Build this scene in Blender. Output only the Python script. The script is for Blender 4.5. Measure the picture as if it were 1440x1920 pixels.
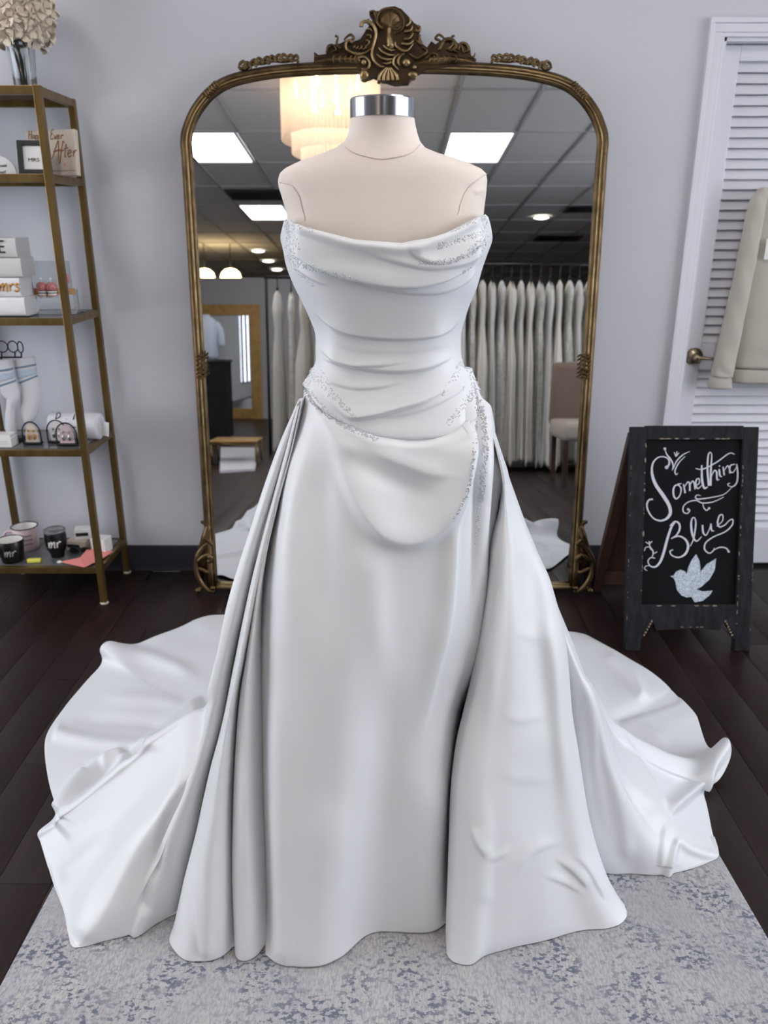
import bpy, bmesh, math, random
import numpy as np
from mathutils import Vector, Matrix
from mathutils.kdtree import KDTree

random.seed(7)
RNG = np.random.default_rng(7)
SC = bpy.context.scene
COL = SC.collection
for _o in list(bpy.data.objects):
    bpy.data.objects.remove(_o)

# ---------------------------------------------------------------- camera, light, exposure
CAM_H, FPX, PITCH = 1.42, 1500.0, math.radians(19.7)
cam = bpy.data.cameras.new('camera')
cam.sensor_fit = 'VERTICAL'
cam.sensor_height = 24.0
cam.lens = 24.0 * FPX / 1920.0
cam.clip_start = 0.02
cam.dof.use_dof = True
cam.dof.focus_distance = 1.62
cam.dof.aperture_fstop = cam.lens * 1e-3 / 0.0062
cam_ob = bpy.data.objects.new('camera', cam)
COL.objects.link(cam_ob)
cam_ob.location = (0, 0, CAM_H)
cam_ob.rotation_euler = (math.radians(90) - PITCH, 0, 0)
SC.camera = cam_ob

world = bpy.data.worlds.new('world')
SC.world = world
world.use_nodes = True
world.node_tree.nodes['Background'].inputs[0].default_value = (0.68, 0.675, 0.71, 1)
world.node_tree.nodes['Background'].inputs[1].default_value = 12.5
SC.view_settings.view_transform = 'Standard'
SC.view_settings.look = 'None'
SC.view_settings.exposure = -0.38
SC.view_settings.gamma = 1.0
SC.view_settings.use_curve_mapping = False
SC.cycles.use_denoising = True
SC.cycles.max_bounces = 8
SC.cycles.sample_clamp_indirect = 4.0
SC.cycles.caustics_reflective = False
SC.cycles.caustics_refractive = False
PANEL_POWER = 12.0      # radiance of the ceiling light panels
CEIL = 2.9

# ---------------------------------------------------------------- photo pixel -> point in the room
cp, sp = math.cos(PITCH), math.sin(PITCH)
def ray(px, py):
    u = (px - 720) / FPX; v = (960 - py) / FPX
    return np.array([u, cp + v * sp, -sp + v * cp])
C0 = np.array([0, 0, CAM_H])
def at_y(px, py, Y):
    d = ray(px, py); return C0 + d * (Y / d[1])
def at_z(px, py, z=0.0):
    d = ray(px, py); return C0 + d * ((z - CAM_H) / d[2])
def proj(p):
    q = np.asarray(p) - C0
    z = q[..., 1] * cp - q[..., 2] * sp
    return np.stack([720 + FPX * q[..., 0] / z, 960 - FPX * (q[..., 1] * sp + q[..., 2] * cp) / z], -1)
TILT = math.radians(4.5)                       # the mirror leans on the wall
MN = np.array([0, -math.cos(TILT), math.sin(TILT)])
MO = np.array([0.037, 2.966, 0.0])             # foot of the mirror plane
MV = np.array([0, math.sin(TILT), math.cos(TILT)])
def on_plane(px, py, o, n):
    d = ray(px, py); return C0 + d * (np.dot(o - C0, n) / np.dot(d, n))
def mirror_uv(px, py):
    h = on_plane(px, py, MO, MN) - MO
    return np.array([h[0], np.dot(h, MV)])
def muv(u, v, w=0.0):                          # point on the mirror plane, w towards the room
    return MO + np.array([u, 0, 0]) + MV * v + MN * w
def refl_y(px, py, Y):
    h = on_plane(px, py, MO, MN); d = ray(px, py); r = d - 2 * np.dot(d, MN) * MN
    return h + r * ((Y - h[1]) / r[1])
def refl_z(px, py, z):
    h = on_plane(px, py, MO, MN); d = ray(px, py); r = d - 2 * np.dot(d, MN) * MN
    return h + r * ((z - h[2]) / r[2])

# ---------------------------------------------------------------- materials
def lin(c):
    f = lambda x: x / 12.92 if x <= 0.04045 else ((x + 0.055) / 1.055) ** 2.4
    return tuple(f(x / 255.0) for x in c) + (1,)
MATS = {}
def mat(name, rgb, rough=0.5, metal=0.0, rgb2=None, nscale=8.0, bump=0.0, bscale=60.0, stretch=None, spec=0.5,
        trans=0.0, emit=0.0, sheen=0.0, coat=0.0, lo=0.35, hi=0.65, rough2=None, detail=6.0, alpha=1.0, aniso=0.0, erp=None):
    if name in MATS: return MATS[name]
    m = bpy.data.materials.new(name); m.use_nodes = True
    nt = m.node_tree; b = nt.nodes['Principled BSDF']
    b.inputs['Base Color'].default_value = lin(rgb)
    b.inputs['Roughness'].default_value = rough
    b.inputs['Metallic'].default_value = metal
    b.inputs['Specular IOR Level'].default_value = spec
    b.inputs['Transmission Weight'].default_value = trans
    b.inputs['Sheen Weight'].default_value = sheen
    b.inputs['Coat Weight'].default_value = coat
    b.inputs['Alpha'].default_value = alpha
    b.inputs['Anisotropic'].default_value = aniso
    if emit:
        b.inputs['Emission Color'].default_value = lin(erp or rgb)
        b.inputs['Emission Strength'].default_value = emit
    tc = nt.nodes.new('ShaderNodeTexCoord'); mp = nt.nodes.new('ShaderNodeMapping')
    nt.links.new(tc.outputs['Object'], mp.inputs['Vector'])
    if stretch: mp.inputs['Scale'].default_value = stretch
    if rgb2 or rough2 is not None:
        n = nt.nodes.new('ShaderNodeTexNoise'); n.inputs['Scale'].default_value = nscale; n.inputs['Detail'].default_value = detail
        nt.links.new(mp.outputs[0], n.inputs['Vector'])
        r = nt.nodes.new('ShaderNodeValToRGB')
        r.color_ramp.elements[0].position = lo; r.color_ramp.elements[1].position = hi
        r.color_ramp.elements[0].color = lin(rgb); r.color_ramp.elements[1].color = lin(rgb2 or rgb)
        nt.links.new(n.outputs['Fac'], r.inputs['Fac'])
        if rgb2: nt.links.new(r.outputs['Color'], b.inputs['Base Color'])
        if rough2 is not None:
            mr = nt.nodes.new('ShaderNodeMapRange')
            mr.inputs['To Min'].default_value = rough; mr.inputs['To Max'].default_value = rough2
            nt.links.new(n.outputs['Fac'], mr.inputs['Value']); nt.links.new(mr.outputs[0], b.inputs['Roughness'])
    if bump:
        n2 = nt.nodes.new('ShaderNodeTexNoise'); n2.inputs['Scale'].default_value = bscale; n2.inputs['Detail'].default_value = 4
        nt.links.new(mp.outputs[0], n2.inputs['Vector'])
        bp = nt.nodes.new('ShaderNodeBump'); bp.inputs['Strength'].default_value = bump; bp.inputs['Distance'].default_value = 0.004
        nt.links.new(n2.outputs['Fac'], bp.inputs['Height']); nt.links.new(bp.outputs[0], b.inputs['Normal'])
    MATS[name] = m
    return m

M_wall = mat('wall_paint', (203, 203, 210), 0.85, bump=0.08, bscale=300)
M_wall2 = mat('shop_wall_paint', (172, 170, 172), 0.85, bump=0.08, bscale=300)
M_base = mat('baseboard_vinyl', (46, 46, 54), 0.45, bump=0.05)
M_trimw = mat('white_door_paint', (218, 218, 226), 0.45, bump=0.03, bscale=120)
M_ceil = mat('ceiling_tile', (222, 220, 220), 0.9, rgb2=(214, 212, 213), nscale=90, bump=0.2, bscale=250)
M_grid = mat('ceiling_grid_metal', (176, 175, 177), 0.7)
M_plank = mat('dark_floor_wood', (22, 12, 11), 0.36, spec=0.35, rgb2=(44, 26, 24), nscale=7, stretch=(9, 0.7, 4), bump=0.12, bscale=30, rough2=0.5, lo=0.3, hi=0.75)
M_under = mat('floor_gap', (8, 6, 6), 0.9)
M_satin = mat('white_satin', (226, 228, 233), 0.42, spec=0.45, sheen=0.15, bump=0.018, bscale=900)
M_satin2 = mat('ivory_satin_lining', (226, 225, 222), 0.5, spec=0.4, sheen=0.1)
M_bead = mat('pearl_bead', (212, 212, 218), 0.14, spec=0.8, coat=0.7, metal=0.12)
M_form = mat('form_linen', (226, 216, 208), 0.85, bump=0.12, bscale=700, sheen=0.1)
M_seam = mat('form_seam', (214, 203, 194), 0.9)
M_chrome = mat('chrome', (168, 170, 176), 0.2, metal=1.0)
M_bronze = mat('antique_bronze', (112, 92, 63), 0.34, metal=0.85, rgb2=(64, 49, 32), nscale=18, bump=0.25, bscale=80, lo=0.3, hi=0.75)
M_gilt = mat('highlight_gilt', (172, 149, 110), 0.32, metal=0.85, rgb2=(128, 104, 70), nscale=22, bump=0.15, bscale=90)  # gilt lightened: pale highlights put into the colour of the raised work
M_dbronze = mat('dark_bronze', (62, 48, 32), 0.42, metal=0.8, rgb2=(40, 30, 20), nscale=18, bump=0.2, bscale=80)  # crest ground darkened so the pale scrolls stand out
M_mirror = mat('mirror_glass', (232, 234, 236), 0.0, metal=1.0)
M_brass = mat('brushed_brass', (126, 104, 62), 0.34, metal=0.75, rgb2=(108, 86, 50), nscale=30, stretch=(1, 1, 0.15))
M_smoke = mat('smoked_shelf_glass', (118, 120, 124), 0.08, trans=0.35, spec=0.6, alpha=1.0)
M_paper = mat('white_card', (226, 224, 224), 0.7)
M_cream = mat('cream_card', (206, 192, 178), 0.75, rgb2=(196, 182, 168), nscale=20)
M_black = mat('black_gloss', (12, 12, 14), 0.3)
M_blackm = mat('black_wire', (22, 22, 26), 0.45, metal=0.4)
M_ink = mat('black_ink', (30, 28, 32), 0.8)
M_gold = mat('gold_script', (176, 128, 66), 0.4, metal=0.4)
M_copper = mat('copper_script', (150, 96, 58), 0.5, metal=0.2)
M_pink = mat('pink_enamel', (214, 190, 194), 0.3)
M_coral = mat('coral_card', (226, 138, 132), 0.7)
M_yellow = mat('yellow_plastic', (228, 220, 92), 0.4)
M_wood = mat('light_wood', (178, 140, 96), 0.6, rgb2=(160, 120, 78), nscale=20, stretch=(1, 1, 8))
M_white = mat('white_ceramic', (232, 230, 228), 0.25)
M_greyl = mat('grey_script', (170, 170, 176), 0.6)
M_acryl = mat('clear_acrylic', (238, 242, 244), 0.04, trans=0.95, spec=0.5)
M_glass = mat('clear_glass', (244, 246, 248), 0.03, trans=0.98)
M_petal = mat('hydrangea_petal', (226, 214, 198), 0.8, rgb2=(212, 198, 180), nscale=30, sheen=0.2)
M_stem = mat('dry_stem', (112, 92, 84), 0.8)
M_sock = mat('white_knit', (214, 214, 220), 0.9, bump=0.3, bscale=400)
M_blue = mat('blue_stripe', (118, 138, 160), 0.9)
M_bluel = mat('pale_blue_stripe', (182, 196, 212), 0.9)
M_sweat = mat('oatmeal_fleece', (182, 176, 166), 0.95, bump=0.25, bscale=350, sheen=0.3)
M_board = mat('chalkboard_slate', (7, 7, 12), 0.7, rgb2=(11, 11, 17), nscale=5, spec=0.15)
M_chalk = mat('chalk_paint', (205, 206, 216), 0.85)
M_dove = mat('blue_white_glitter', (206, 212, 222), 0.7, rgb2=(150, 164, 180), nscale=160, detail=2)
M_sign = mat('distressed_black_wood', (24, 23, 27), 0.75, spec=0.2, rgb2=(38, 37, 42), nscale=9, stretch=(6, 6, 1), bump=0.3, bscale=40)
M_wear = mat('bare_worn_wood', (152, 138, 120), 0.85, rgb2=(120, 104, 88), nscale=60)
M_brownw = mat('brown_stained_wood', (62, 36, 24), 0.6, rgb2=(46, 26, 18), nscale=9, stretch=(8, 8, 1))
M_red = mat('red_glitter', (150, 52, 62), 0.5, rgb2=(206, 150, 150), nscale=400, detail=1)
M_mauve = mat('mauve_enamel', (158, 86, 118), 0.4)
M_strap = mat('black_strap', (20, 18, 22), 0.7)

def rug_mat():
    m = bpy.data.materials.new('distressed_rug'); m.use_nodes = True
    nt = m.node_tree; b = nt.nodes['Principled BSDF']; L = nt.links.new
    tc = nt.nodes.new('ShaderNodeTexCoord')
    def noise(scale, detail, stretch=(1, 1, 1), rough=0.6):
        mp = nt.nodes.new('ShaderNodeMapping'); mp.inputs['Scale'].default_value = stretch
        n = nt.nodes.new('ShaderNodeTexNoise'); n.inputs['Scale'].default_value = scale; n.inputs['Detail'].default_value = detail
        n.inputs['Roughness'].default_value = rough
        L(tc.outputs['Object'], mp.inputs[0]); L(mp.outputs[0], n.inputs['Vector']); return n.outputs['Fac']
    def ramp(f, lo, hi):
        r = nt.nodes.new('ShaderNodeMapRange'); r.inputs['From Min'].default_value = lo; r.inputs['From Max'].default_value = hi
        L(f, r.inputs['Value']); return r.outputs[0]
    def mul(a, c):
        k = nt.nodes.new('ShaderNodeMath'); k.operation = 'MULTIPLY'; L(a, k.inputs[0]); L(c, k.inputs[1]); return k.outputs[0]
    def mix(f, a, c):
        k = nt.nodes.new('ShaderNodeMix'); k.data_type = 'RGBA'; L(f, k.inputs[0])
        for s, v in ((6, a), (7, c)):
            if isinstance(v, tuple): k.inputs[s].default_value = v
            else: L(v, k.inputs[s])
        return k.outputs[2]
    patch = ramp(noise(7.0, 4), 0.40, 0.56)
    fleck = ramp(noise(80, 4, (1, 1.5, 1)), 0.51, 0.57)
    f1 = mul(patch, fleck)
    f2 = mul(ramp(noise(9, 3), 0.5, 0.62), ramp(noise(75, 3, (1.8, 1, 1)), 0.55, 0.6))
    c = mix(ramp(noise(4, 4), 0.35, 0.65), lin((186, 184, 186)), lin((170, 170, 174)))
    c = mix(ramp(noise(260, 2, (1, 0.3, 1)), 0.42, 0.62), c, lin((158, 157, 161)))
    c = mix(f2, c, lin((140, 144, 156)))
    c = mix(f1, c, lin((104, 109, 124)))
    L(c, b.inputs['Base Color']); b.inputs['Roughness'].default_value = 0.95; b.inputs['Specular IOR Level'].default_value = 0.1
    bp = nt.nodes.new('ShaderNodeBump'); bp.inputs['Strength'].default_value = 0.5; bp.inputs['Distance'].default_value = 0.003
    L(noise(330, 3), bp.inputs['Height']); L(bp.outputs[0], b.inputs['Normal'])
    return m
M_rug = rug_mat()

# ---------------------------------------------------------------- mesh helpers
ORG = {}
def add(name, verts, faces, material, parent=None, org=None, smooth=True):
    """one mesh object; verts in room coordinates"""
    V = np.asarray(verts, float)
    if parent is not None: o0 = ORG[parent.name]
    elif org is not None: o0 = np.asarray(org, float)
    else:
        o0 = (V.min(0) + V.max(0)) / 2; o0[2] = V[:, 2].min()
    me = bpy.data.meshes.new(name)
    me.from_pydata((V - o0).tolist(), [], [list(f) for f in faces] if not isinstance(faces, np.ndarray) else faces.tolist())
    me.materials.append(material)
    if smooth: me.polygons.foreach_set('use_smooth', [True] * len(me.polygons))
    me.update()
    ob = bpy.data.objects.new(name, me); COL.objects.link(ob)
    ORG[ob.name] = o0
    if parent is not None: ob.parent = parent
    else: ob.location = o0
    return ob
def tag(o, label=None, cat=None, group=None, kind=None):
    if label: o['label'] = label
    if cat: o['category'] = cat
    if group: o['group'] = group
    if kind: o['kind'] = kind
    return o
def root(name, loc, label=None, cat=None, group=None, kind=None):
    o = bpy.data.objects.new(name, None); COL.objects.link(o); o.location = loc
    o.empty_display_size = 0.05
    ORG[o.name] = np.asarray(loc, float)
    return tag(o, label, cat, group, kind)
def dup_tree(o, parent=None):
    c = o.copy(); COL.objects.link(c)
    if parent is not None: c.parent = parent
    for ch in list(o.children): dup_tree(ch, c)
    return c

class MB:
    def __init__(s): s.v = []; s.f = []; s.n = 0
    def put(s, V, F):
        V = np.asarray(V, float); s.v.append(V)
        s.f += [[i + s.n for i in f] for f in F]; s.n += len(V)
    def box(s, c, d, rot=None, bev=0.0):
        c = np.asarray(c, float); h = np.asarray(d, float) / 2
        if bev:
            b = min(bev, *(h * 0.9)); V = []; 
            bm = bmesh.new(); bmesh.ops.create_cube(bm, size=1.0)
            for v in bm.verts: v.co = Vector((v.co.x * 2 * h[0], v.co.y * 2 * h[1], v.co.z * 2 * h[2]))
            bmesh.ops.bevel(bm, geom=bm.edges[:], offset=b, segments=2, affect='EDGES', profile=0.6)
            bm.verts.index_update(); V = np.array([v.co[:] for v in bm.verts]); F = [[v.index for v in f.verts] for f in bm.faces]; bm.free()
        else:
            V = np.array([[x, y, z] for x in (-1, 1) for y in (-1, 1) for z in (-1, 1)], float) * h
            F = [[0, 1, 3, 2], [4, 6, 7, 5], [0, 4, 5, 1], [2, 3, 7, 6], [0, 2, 6, 4], [1, 5, 7, 3]]
        if rot is not None: V = V @ np.asarray(rot).T
        s.put(V + c, F); return s
    def bar(s, a, b, w, d, up=(0, 0, 1), bev=0.0):       # rectangular bar from a to b
        a = np.asarray(a, float); b = np.asarray(b, float); z = b - a; L = np.linalg.norm(z); z /= L
        x = np.cross(up, z)
        if np.linalg.norm(x) < 1e-4: x = np.cross((0, 1, 0), z)
        x /= np.linalg.norm(x); y = np.cross(z, x)
        return s.box((a + b) / 2, (w, d, L), np.stack([x, y, z], 1), bev)
    def tube(s, P, r, n=8, cap=True, flat=None, closed=False):
        P = np.asarray(P, float); m = len(P)
        R = np.full(m, r, float) if np.isscalar(r) else np.asarray(r, float)
        T = np.gradient(P, axis=0) if not closed else np.roll(P, -1, 0) - np.roll(P, 1, 0)
        T /= np.linalg.norm(T, axis=1, keepdims=True) + 1e-12
        ref = np.array(flat if flat is not None else (0.0, 0.0, 1.0), float)
        V = []; N = None
        for i in range(m):
            if flat is not None:
                N = ref - T[i] * np.dot(ref, T[i])
            else:
                if N is None:
                    a = ref if abs(T[i][2]) < 0.9 else np.array([1.0, 0, 0])
                    N = a - T[i] * np.dot(a, T[i])
                else: N = N - T[i] * np.dot(N, T[i])
            N = N / (np.linalg.norm(N) + 1e-12); B = np.cross(T[i], N)
            for k in range(n):
                a = 2 * math.pi * k / n
                V.append(P[i] + R[i] * (N * math.cos(a) + B * math.sin(a)))
        F = []
        rng = m if closed else m - 1
        for i in range(rng):
            j = (i + 1) % m
            for k in range(n):
                F.append([i * n + k, i * n + (k + 1) % n, j * n + (k + 1) % n, j * n + k])
        if cap and not closed: F += [list(range(n))[::-1], [(m - 1) * n + k for k in range(n)]]
        s.put(V, F); return s
    def lathe(s, c, prof, n=24, axis=None, cap=True):     # prof: (r, z)
        c = np.asarray(c, float); V = []
        for r, z in prof:
            for k in range(n):
                a = 2 * math.pi * k / n; V.append([r * math.cos(a), r * math.sin(a), z])
        V = np.array(V)
        if axis is not None: V = V @ np.asarray(axis).T
        m = len(prof)
        F = [[i * n + k, i * n + (k + 1) % n, (i + 1) * n + (k + 1) % n, (i + 1) * n + k] for i in range(m - 1) for k in range(n)]
        if cap: F += [list(range(n))[::-1], [(m - 1) * n + k for k in range(n)]]
        s.put(V + c, F); return s
    def ball(s, c, r, n=10, m=6):
        r = np.array([r, r, r]) if np.isscalar(r) else np.asarray(r, float)
        V = [[0, 0, -1]]
        for i in range(1, m):
            t = -math.pi / 2 + math.pi * i / m
            V += [[math.cos(t) * math.cos(2 * math.pi * k / n), math.cos(t) * math.sin(2 * math.pi * k / n), math.sin(t)] for k in range(n)]
        V.append([0, 0, 1]); q = len(V) - 1
        F = [[0, 1 + (k + 1) % n, 1 + k] for k in range(n)]
        for i in range(m - 2):
            F += [[1 + i * n + k, 1 + i * n + (k + 1) % n, 1 + (i + 1) * n + (k + 1) % n, 1 + (i + 1) * n + k] for k in range(n)]
        F += [[q, 1 + (m - 2) * n + k, 1 + (m - 2) * n + (k + 1) % n] for k in range(n)]
        s.put(np.array(V) * r + np.asarray(c, float), F); return s
    def prism(s, pts, d):                                  # planar polygon (3D pts) extruded by vector d
        A = np.asarray(pts, float); n = len(A); d = np.asarray(d, float)
        F = [list(range(n))[::-1], list(range(n, 2 * n))] + [[i, (i + 1) % n, n + (i + 1) % n, n + i] for i in range(n)]
        s.put(np.vstack([A, A + d]), F); return s
    def grid(s, G, close_u=False):
        nv, nu = G.shape[:2]; F = []
        for i in range(nv - 1):
            for j in range(nu if close_u else nu - 1):
                k = (j + 1) % nu
                F.append([i * nu + j, i * nu + k, (i + 1) * nu + k, (i + 1) * nu + j])
        s.put(G.reshape(-1, 3), F); return s
    def build(s, name, material, parent=None, org=None, smooth=True):
        return add(name, np.vstack(s.v), s.f, material, parent, org, smooth)

def flat_shade(o):
    o.data.polygons.foreach_set('use_smooth', [False] * len(o.data.polygons)); return o
def catmull(P, t):
    P = np.asarray(P, float); n = len(P); t = np.clip(np.asarray(t, float), 0, n - 1 - 1e-9)
    i = np.floor(t).astype(int); f = (t - i)
    g = lambda k: P[np.clip(k, 0, n - 1)]
    p0 = np.where((i - 1 < 0).reshape((-1,) + (1,) * (P.ndim - 1)), 2 * P[0] - P[1], g(i - 1))
    p3 = np.where((i + 2 > n - 1).reshape((-1,) + (1,) * (P.ndim - 1)), 2 * P[-1] - P[-2], g(i + 2))
    p1, p2 = g(i), g(i + 1); f = f.reshape((-1,) + (1,) * (P.ndim - 1))
    return 0.5 * (2 * p1 + (p2 - p0) * f + (2 * p0 - 5 * p1 + 4 * p2 - p3) * f ** 2 + (3 * p1 - p0 - 3 * p2 + p3) * f ** 3)
def smooth_path(P, n):
    return catmull(P, np.linspace(0, len(P) - 1, n))
def sstep(x): x = np.clip(x, 0, 1); return x * x * (3 - 2 * x)
def quads(nv, nu, close_u=False):
    i, j = np.meshgrid(np.arange(nv - 1), np.arange(nu if close_u else nu - 1), indexing='ij')
    k = (j + 1) % nu
    return np.stack([i * nu + j, i * nu + k, (i + 1) * nu + k, (i + 1) * nu + j], -1).reshape(-1, 4)
def normals(G):
    du = np.gradient(G, axis=1); dv = np.gradient(G, axis=0)
    n = np.cross(du, dv); n /= np.linalg.norm(n, axis=-1, keepdims=True) + 1e-12
    return n
def toward(G, n, c=None):          # orient normals outwards, away from the axis of the gown
    ref = np.stack([G[..., 0] - GX, G[..., 1] - GY, np.full(G.shape[:2], 0.35)], -1)
    return n * (1.0 if np.sign((n * ref).sum(-1)).mean() > 0 else -1.0)      # one sign for the whole sheet: no tears
def crease(G, items, n=None):
    """push the cloth grid along its normal to make folds; each fold is a line on the cloth:
    (points, height, width on the lower/left side, width on the upper/right side, fade in, fade out)"""
    if n is None: n = toward(G, normals(G))
    q = proj(G).reshape(-1, 2); D = np.zeros(len(q))
    for pts, A, wp, wn, f0, f1 in items:
        L = smooth_path(np.array(pts, float), max(12, len(pts) * 5))
        W = 3.2 * max(wp, wn)
        box = (q[:, 0] > L[:, 0].min() - W) & (q[:, 0] < L[:, 0].max() + W) & (q[:, 1] > L[:, 1].min() - W) & (q[:, 1] < L[:, 1].max() + W)
        idx = np.nonzero(box)[0]
        if not len(idx): continue
        Q = q[idx]; a = L[:-1]; d = L[1:] - a; l2 = (d ** 2).sum(1)
        cum = np.concatenate([[0], np.cumsum(np.sqrt(l2))])
        r = Q[:, None, :] - a[None]
        t = np.clip((r * d[None]).sum(-1) / l2[None], 0, 1)
        e = r - t[..., None] * d[None]; dist = (e ** 2).sum(-1); k = dist.argmin(1); ii = np.arange(len(idx))
        dd = np.sqrt(dist[ii, k]); s = np.sign(d[k, 0] * r[ii, k, 1] - d[k, 1] * r[ii, k, 0])
        pr = (cum[k] + t[ii, k] * np.sqrt(l2[k])) / cum[-1]
        w = np.where(s > 0, wp, wn)
        h = np.exp(-(dd / w) ** 2)
        if f0: h *= sstep(pr / f0)
        if f1: h *= sstep((1 - pr) / f1)
        D[idx] += A * h
    return G + n * D.reshape(G.shape[:2])[..., None]
def drape(G, items, n):
    q = proj(G).reshape(-1, 2); D = np.zeros(len(q))
    for pts, A, wp, wn, f0, f1 in items:
        L = smooth_path(np.array(pts, float), 120)
        yc = np.interp(q[:, 0], L[:, 0], L[:, 1]); sl = np.interp(q[:, 0], L[:, 0], np.gradient(L[:, 1], L[:, 0]))
        s = (q[:, 1] - yc) / np.sqrt(1 + (0.8 * sl) ** 2)
        t = (q[:, 0] - L[0, 0]) / (L[-1, 0] - L[0, 0])
        h = np.where(s > 0, np.exp(-(s / wp) ** 2), np.exp(-np.abs(s / wn) ** 1.6))
        h *= sstep(t / max(f0, .02)) * sstep((1 - t) / max(f1, .02))
        D += A * np.where((t > 0) & (t < 1), h, 0)
    return G + n * D.reshape(G.shape[:2])[..., None]
def lump(G, n, amp, sc, seed=0):       # gentle unevenness of hanging cloth
    from mathutils import noise
    f = G.reshape(-1, 3); d = np.array([noise.noise(Vector((p[0] * sc[0] + seed, p[1] * sc[1], p[2] * sc[2]))) for p in f])
    return G + n * (amp * d).reshape(G.shape[:2])[..., None]
def text_mesh(name, txt, size, o, ux, uy, material, parent, depth=0.0006, align='CENTER'):
    cu = bpy.data.curves.new(name, 'FONT'); cu.body = txt; cu.size = size; cu.extrude = depth; cu.align_x = align; cu.resolution_u = 3
    tmp = bpy.data.objects.new(name + '_tmp', cu); COL.objects.link(tmp)
    dg = bpy.context.evaluated_depsgraph_get(); dg.update()
    me = tmp.evaluated_get(dg).to_mesh()
    V = np.array([v.co[:] for v in me.vertices]); F = [list(p.vertices) for p in me.polygons]
    tmp.evaluated_get(dg).to_mesh_clear(); bpy.data.objects.remove(tmp); bpy.data.curves.remove(cu)
    ux = np.asarray(ux, float); uy = np.asarray(uy, float); uz = np.cross(ux, uy)
    P = np.asarray(o) + V[:, :1] * ux + V[:, 1:2] * uy + V[:, 2:3] * uz
    return add(name, P, F, material, parent, smooth=False)
def stroke(mb, P, w, nrm, h=0.0008, n=None):       # painted stroke: a thin ribbon lying on a surface
    P = smooth_path(P, n or len(P) * 6); m = len(P); nrm = np.asarray(nrm, float)
    W = np.full(m, w, float) if np.isscalar(w) else np.interp(np.linspace(0, 1, m), np.linspace(0, 1, len(w)), w)
    T = np.gradient(P, axis=0); T /= np.linalg.norm(T, axis=1, keepdims=True) + 1e-12
    B = np.cross(np.broadcast_to(nrm, T.shape), T)
    A = P + B * W[:, None] / 2; Z = P - B * W[:, None] / 2
    V = np.vstack([A, Z, A + nrm * h, Z + nrm * h]); F = []
    for i in range(m - 1):
        F += [[2 * m + i, 2 * m + i + 1, 3 * m + i + 1, 3 * m + i], [i, i + 1, 2 * m + i + 1, 2 * m + i], [m + i, 3 * m + i, 3 * m + i + 1, m + i + 1]]
    F += [[0, 2 * m, 3 * m, m], [m - 1, 2 * m - 1, 4 * m - 1, 3 * m - 1]]
    mb.put(V, F)

# ================================================================ THE ROOM
WY = 3.22                                   # back wall
X0, X1, Y0 = -3.6, 4.6, -13.6
GX, GY = 0.008, 1.62                        # axis of the dress form
def struct(o, **k): return tag(o, kind='structure', **k)

# floor: boards run towards the back wall
fl = struct(MB().box(((X0 + X1) / 2, (Y0 + WY) / 2, -0.03), (X1 - X0 + 0.3, WY - Y0 + 0.3, 0.036)).build('floor', M_under))
PW = 0.127
pm = MB().box((0, 0, -0.006), (PW - 0.0012, 1.219, 0.012), bev=0.0007).build('plank', M_plank, fl)
first = True
rest = MB()
c0 = math.floor(X0 / PW)
for c in range(c0, int(X1 / PW) + 1):
    off = (c * 0.437) % 1.22
    x = c * PW + PW / 2
    k = 0
    y = -0.4 - off
    while y < WY - 0.2:
        inview = abs(x) < 0.45 + 0.42 * (y + 1.22) and y > -0.7
        ln = min(1.22, WY - y)
        if inview and ln > 1.0:
            o = pm if first else pm.copy()
            if not first: COL.objects.link(o)
            first = False
            o.location = (x, y + 0.61, 0)
            o.location = Vector(o.location) - Vector(ORG['floor'])
        else:
            rest.box((x, y + ln / 2, -0.006), (PW - 0.0012, ln - 0.002, 0.012))
        y += 1.22
    y = -0.4 - off
    while y > Y0:
        rest.box((x, y - 0.61, -0.006), (PW - 0.0012, 1.219, 0.012)); y -= 1.22
pm.data.transform(Matrix.Translation(Vector(ORG['floor'])))
tag(flat_shade(rest.build('plank_rows', M_plank, fl)), kind='stuff')

# back wall with the door opening
DX0, DX1, DZ = 1.198, 2.03, 2.045
wb = MB()
wb.box(((X0 + DX0) / 2, WY + 0.06, CEIL / 2), (DX0 - X0, 0.12, CEIL + 0.1))
wb.box(((X1 + DX1) / 2, WY + 0.06, CEIL / 2), (X1 - DX1, 0.12, CEIL + 0.1))
wb.box(((DX0 + DX1) / 2, WY + 0.06, (CEIL + 0.05 + DZ) / 2), (DX1 - DX0, 0.12, CEIL + 0.05 - DZ))
# unseen box behind the louvred door, added to block light leaking through the slats
wb.box(((DX0 + DX1) / 2, WY + 0.72, DZ / 2), (DX1 - DX0 + 0.2, 0.04, DZ + 0.1)).box(((DX0 + DX1) / 2, WY + 0.42, DZ + 0.02), (DX1 - DX0 + 0.2, 0.64, 0.04))
wb.box((DX0 - 0.05, WY + 0.42, DZ / 2), (0.04, 0.64, DZ)).box((DX1 + 0.05, WY + 0.42, DZ / 2), (0.04, 0.64, DZ)).box(((DX0 + DX1) / 2, WY + 0.42, -0.02), (DX1 - DX0 + 0.2, 0.64, 0.03))
struct(flat_shade(wb.build('wall_back', M_wall)))
M_pane = bpy.data.materials.new('window_pane'); M_pane.use_nodes = True
_n = M_pane.node_tree; _n.nodes.remove(_n.nodes['Principled BSDF'])
_t = _n.nodes.new('ShaderNodeBsdfTransparent'); _t.inputs[0].default_value = (0.92, 0.95, 0.96, 1)
_g = _n.nodes.new('ShaderNodeBsdfGlossy'); _g.inputs['Roughness'].default_value = 0.02
_m = _n.nodes.new('ShaderNodeMixShader'); _m.inputs[0].default_value = 0.06
_n.links.new(_t.outputs[0], _m.inputs[1]); _n.links.new(_g.outputs[0], _m.inputs[2]); _n.links.new(_m.outputs[0], _n.nodes['Material Output'].inputs[0])
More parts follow.
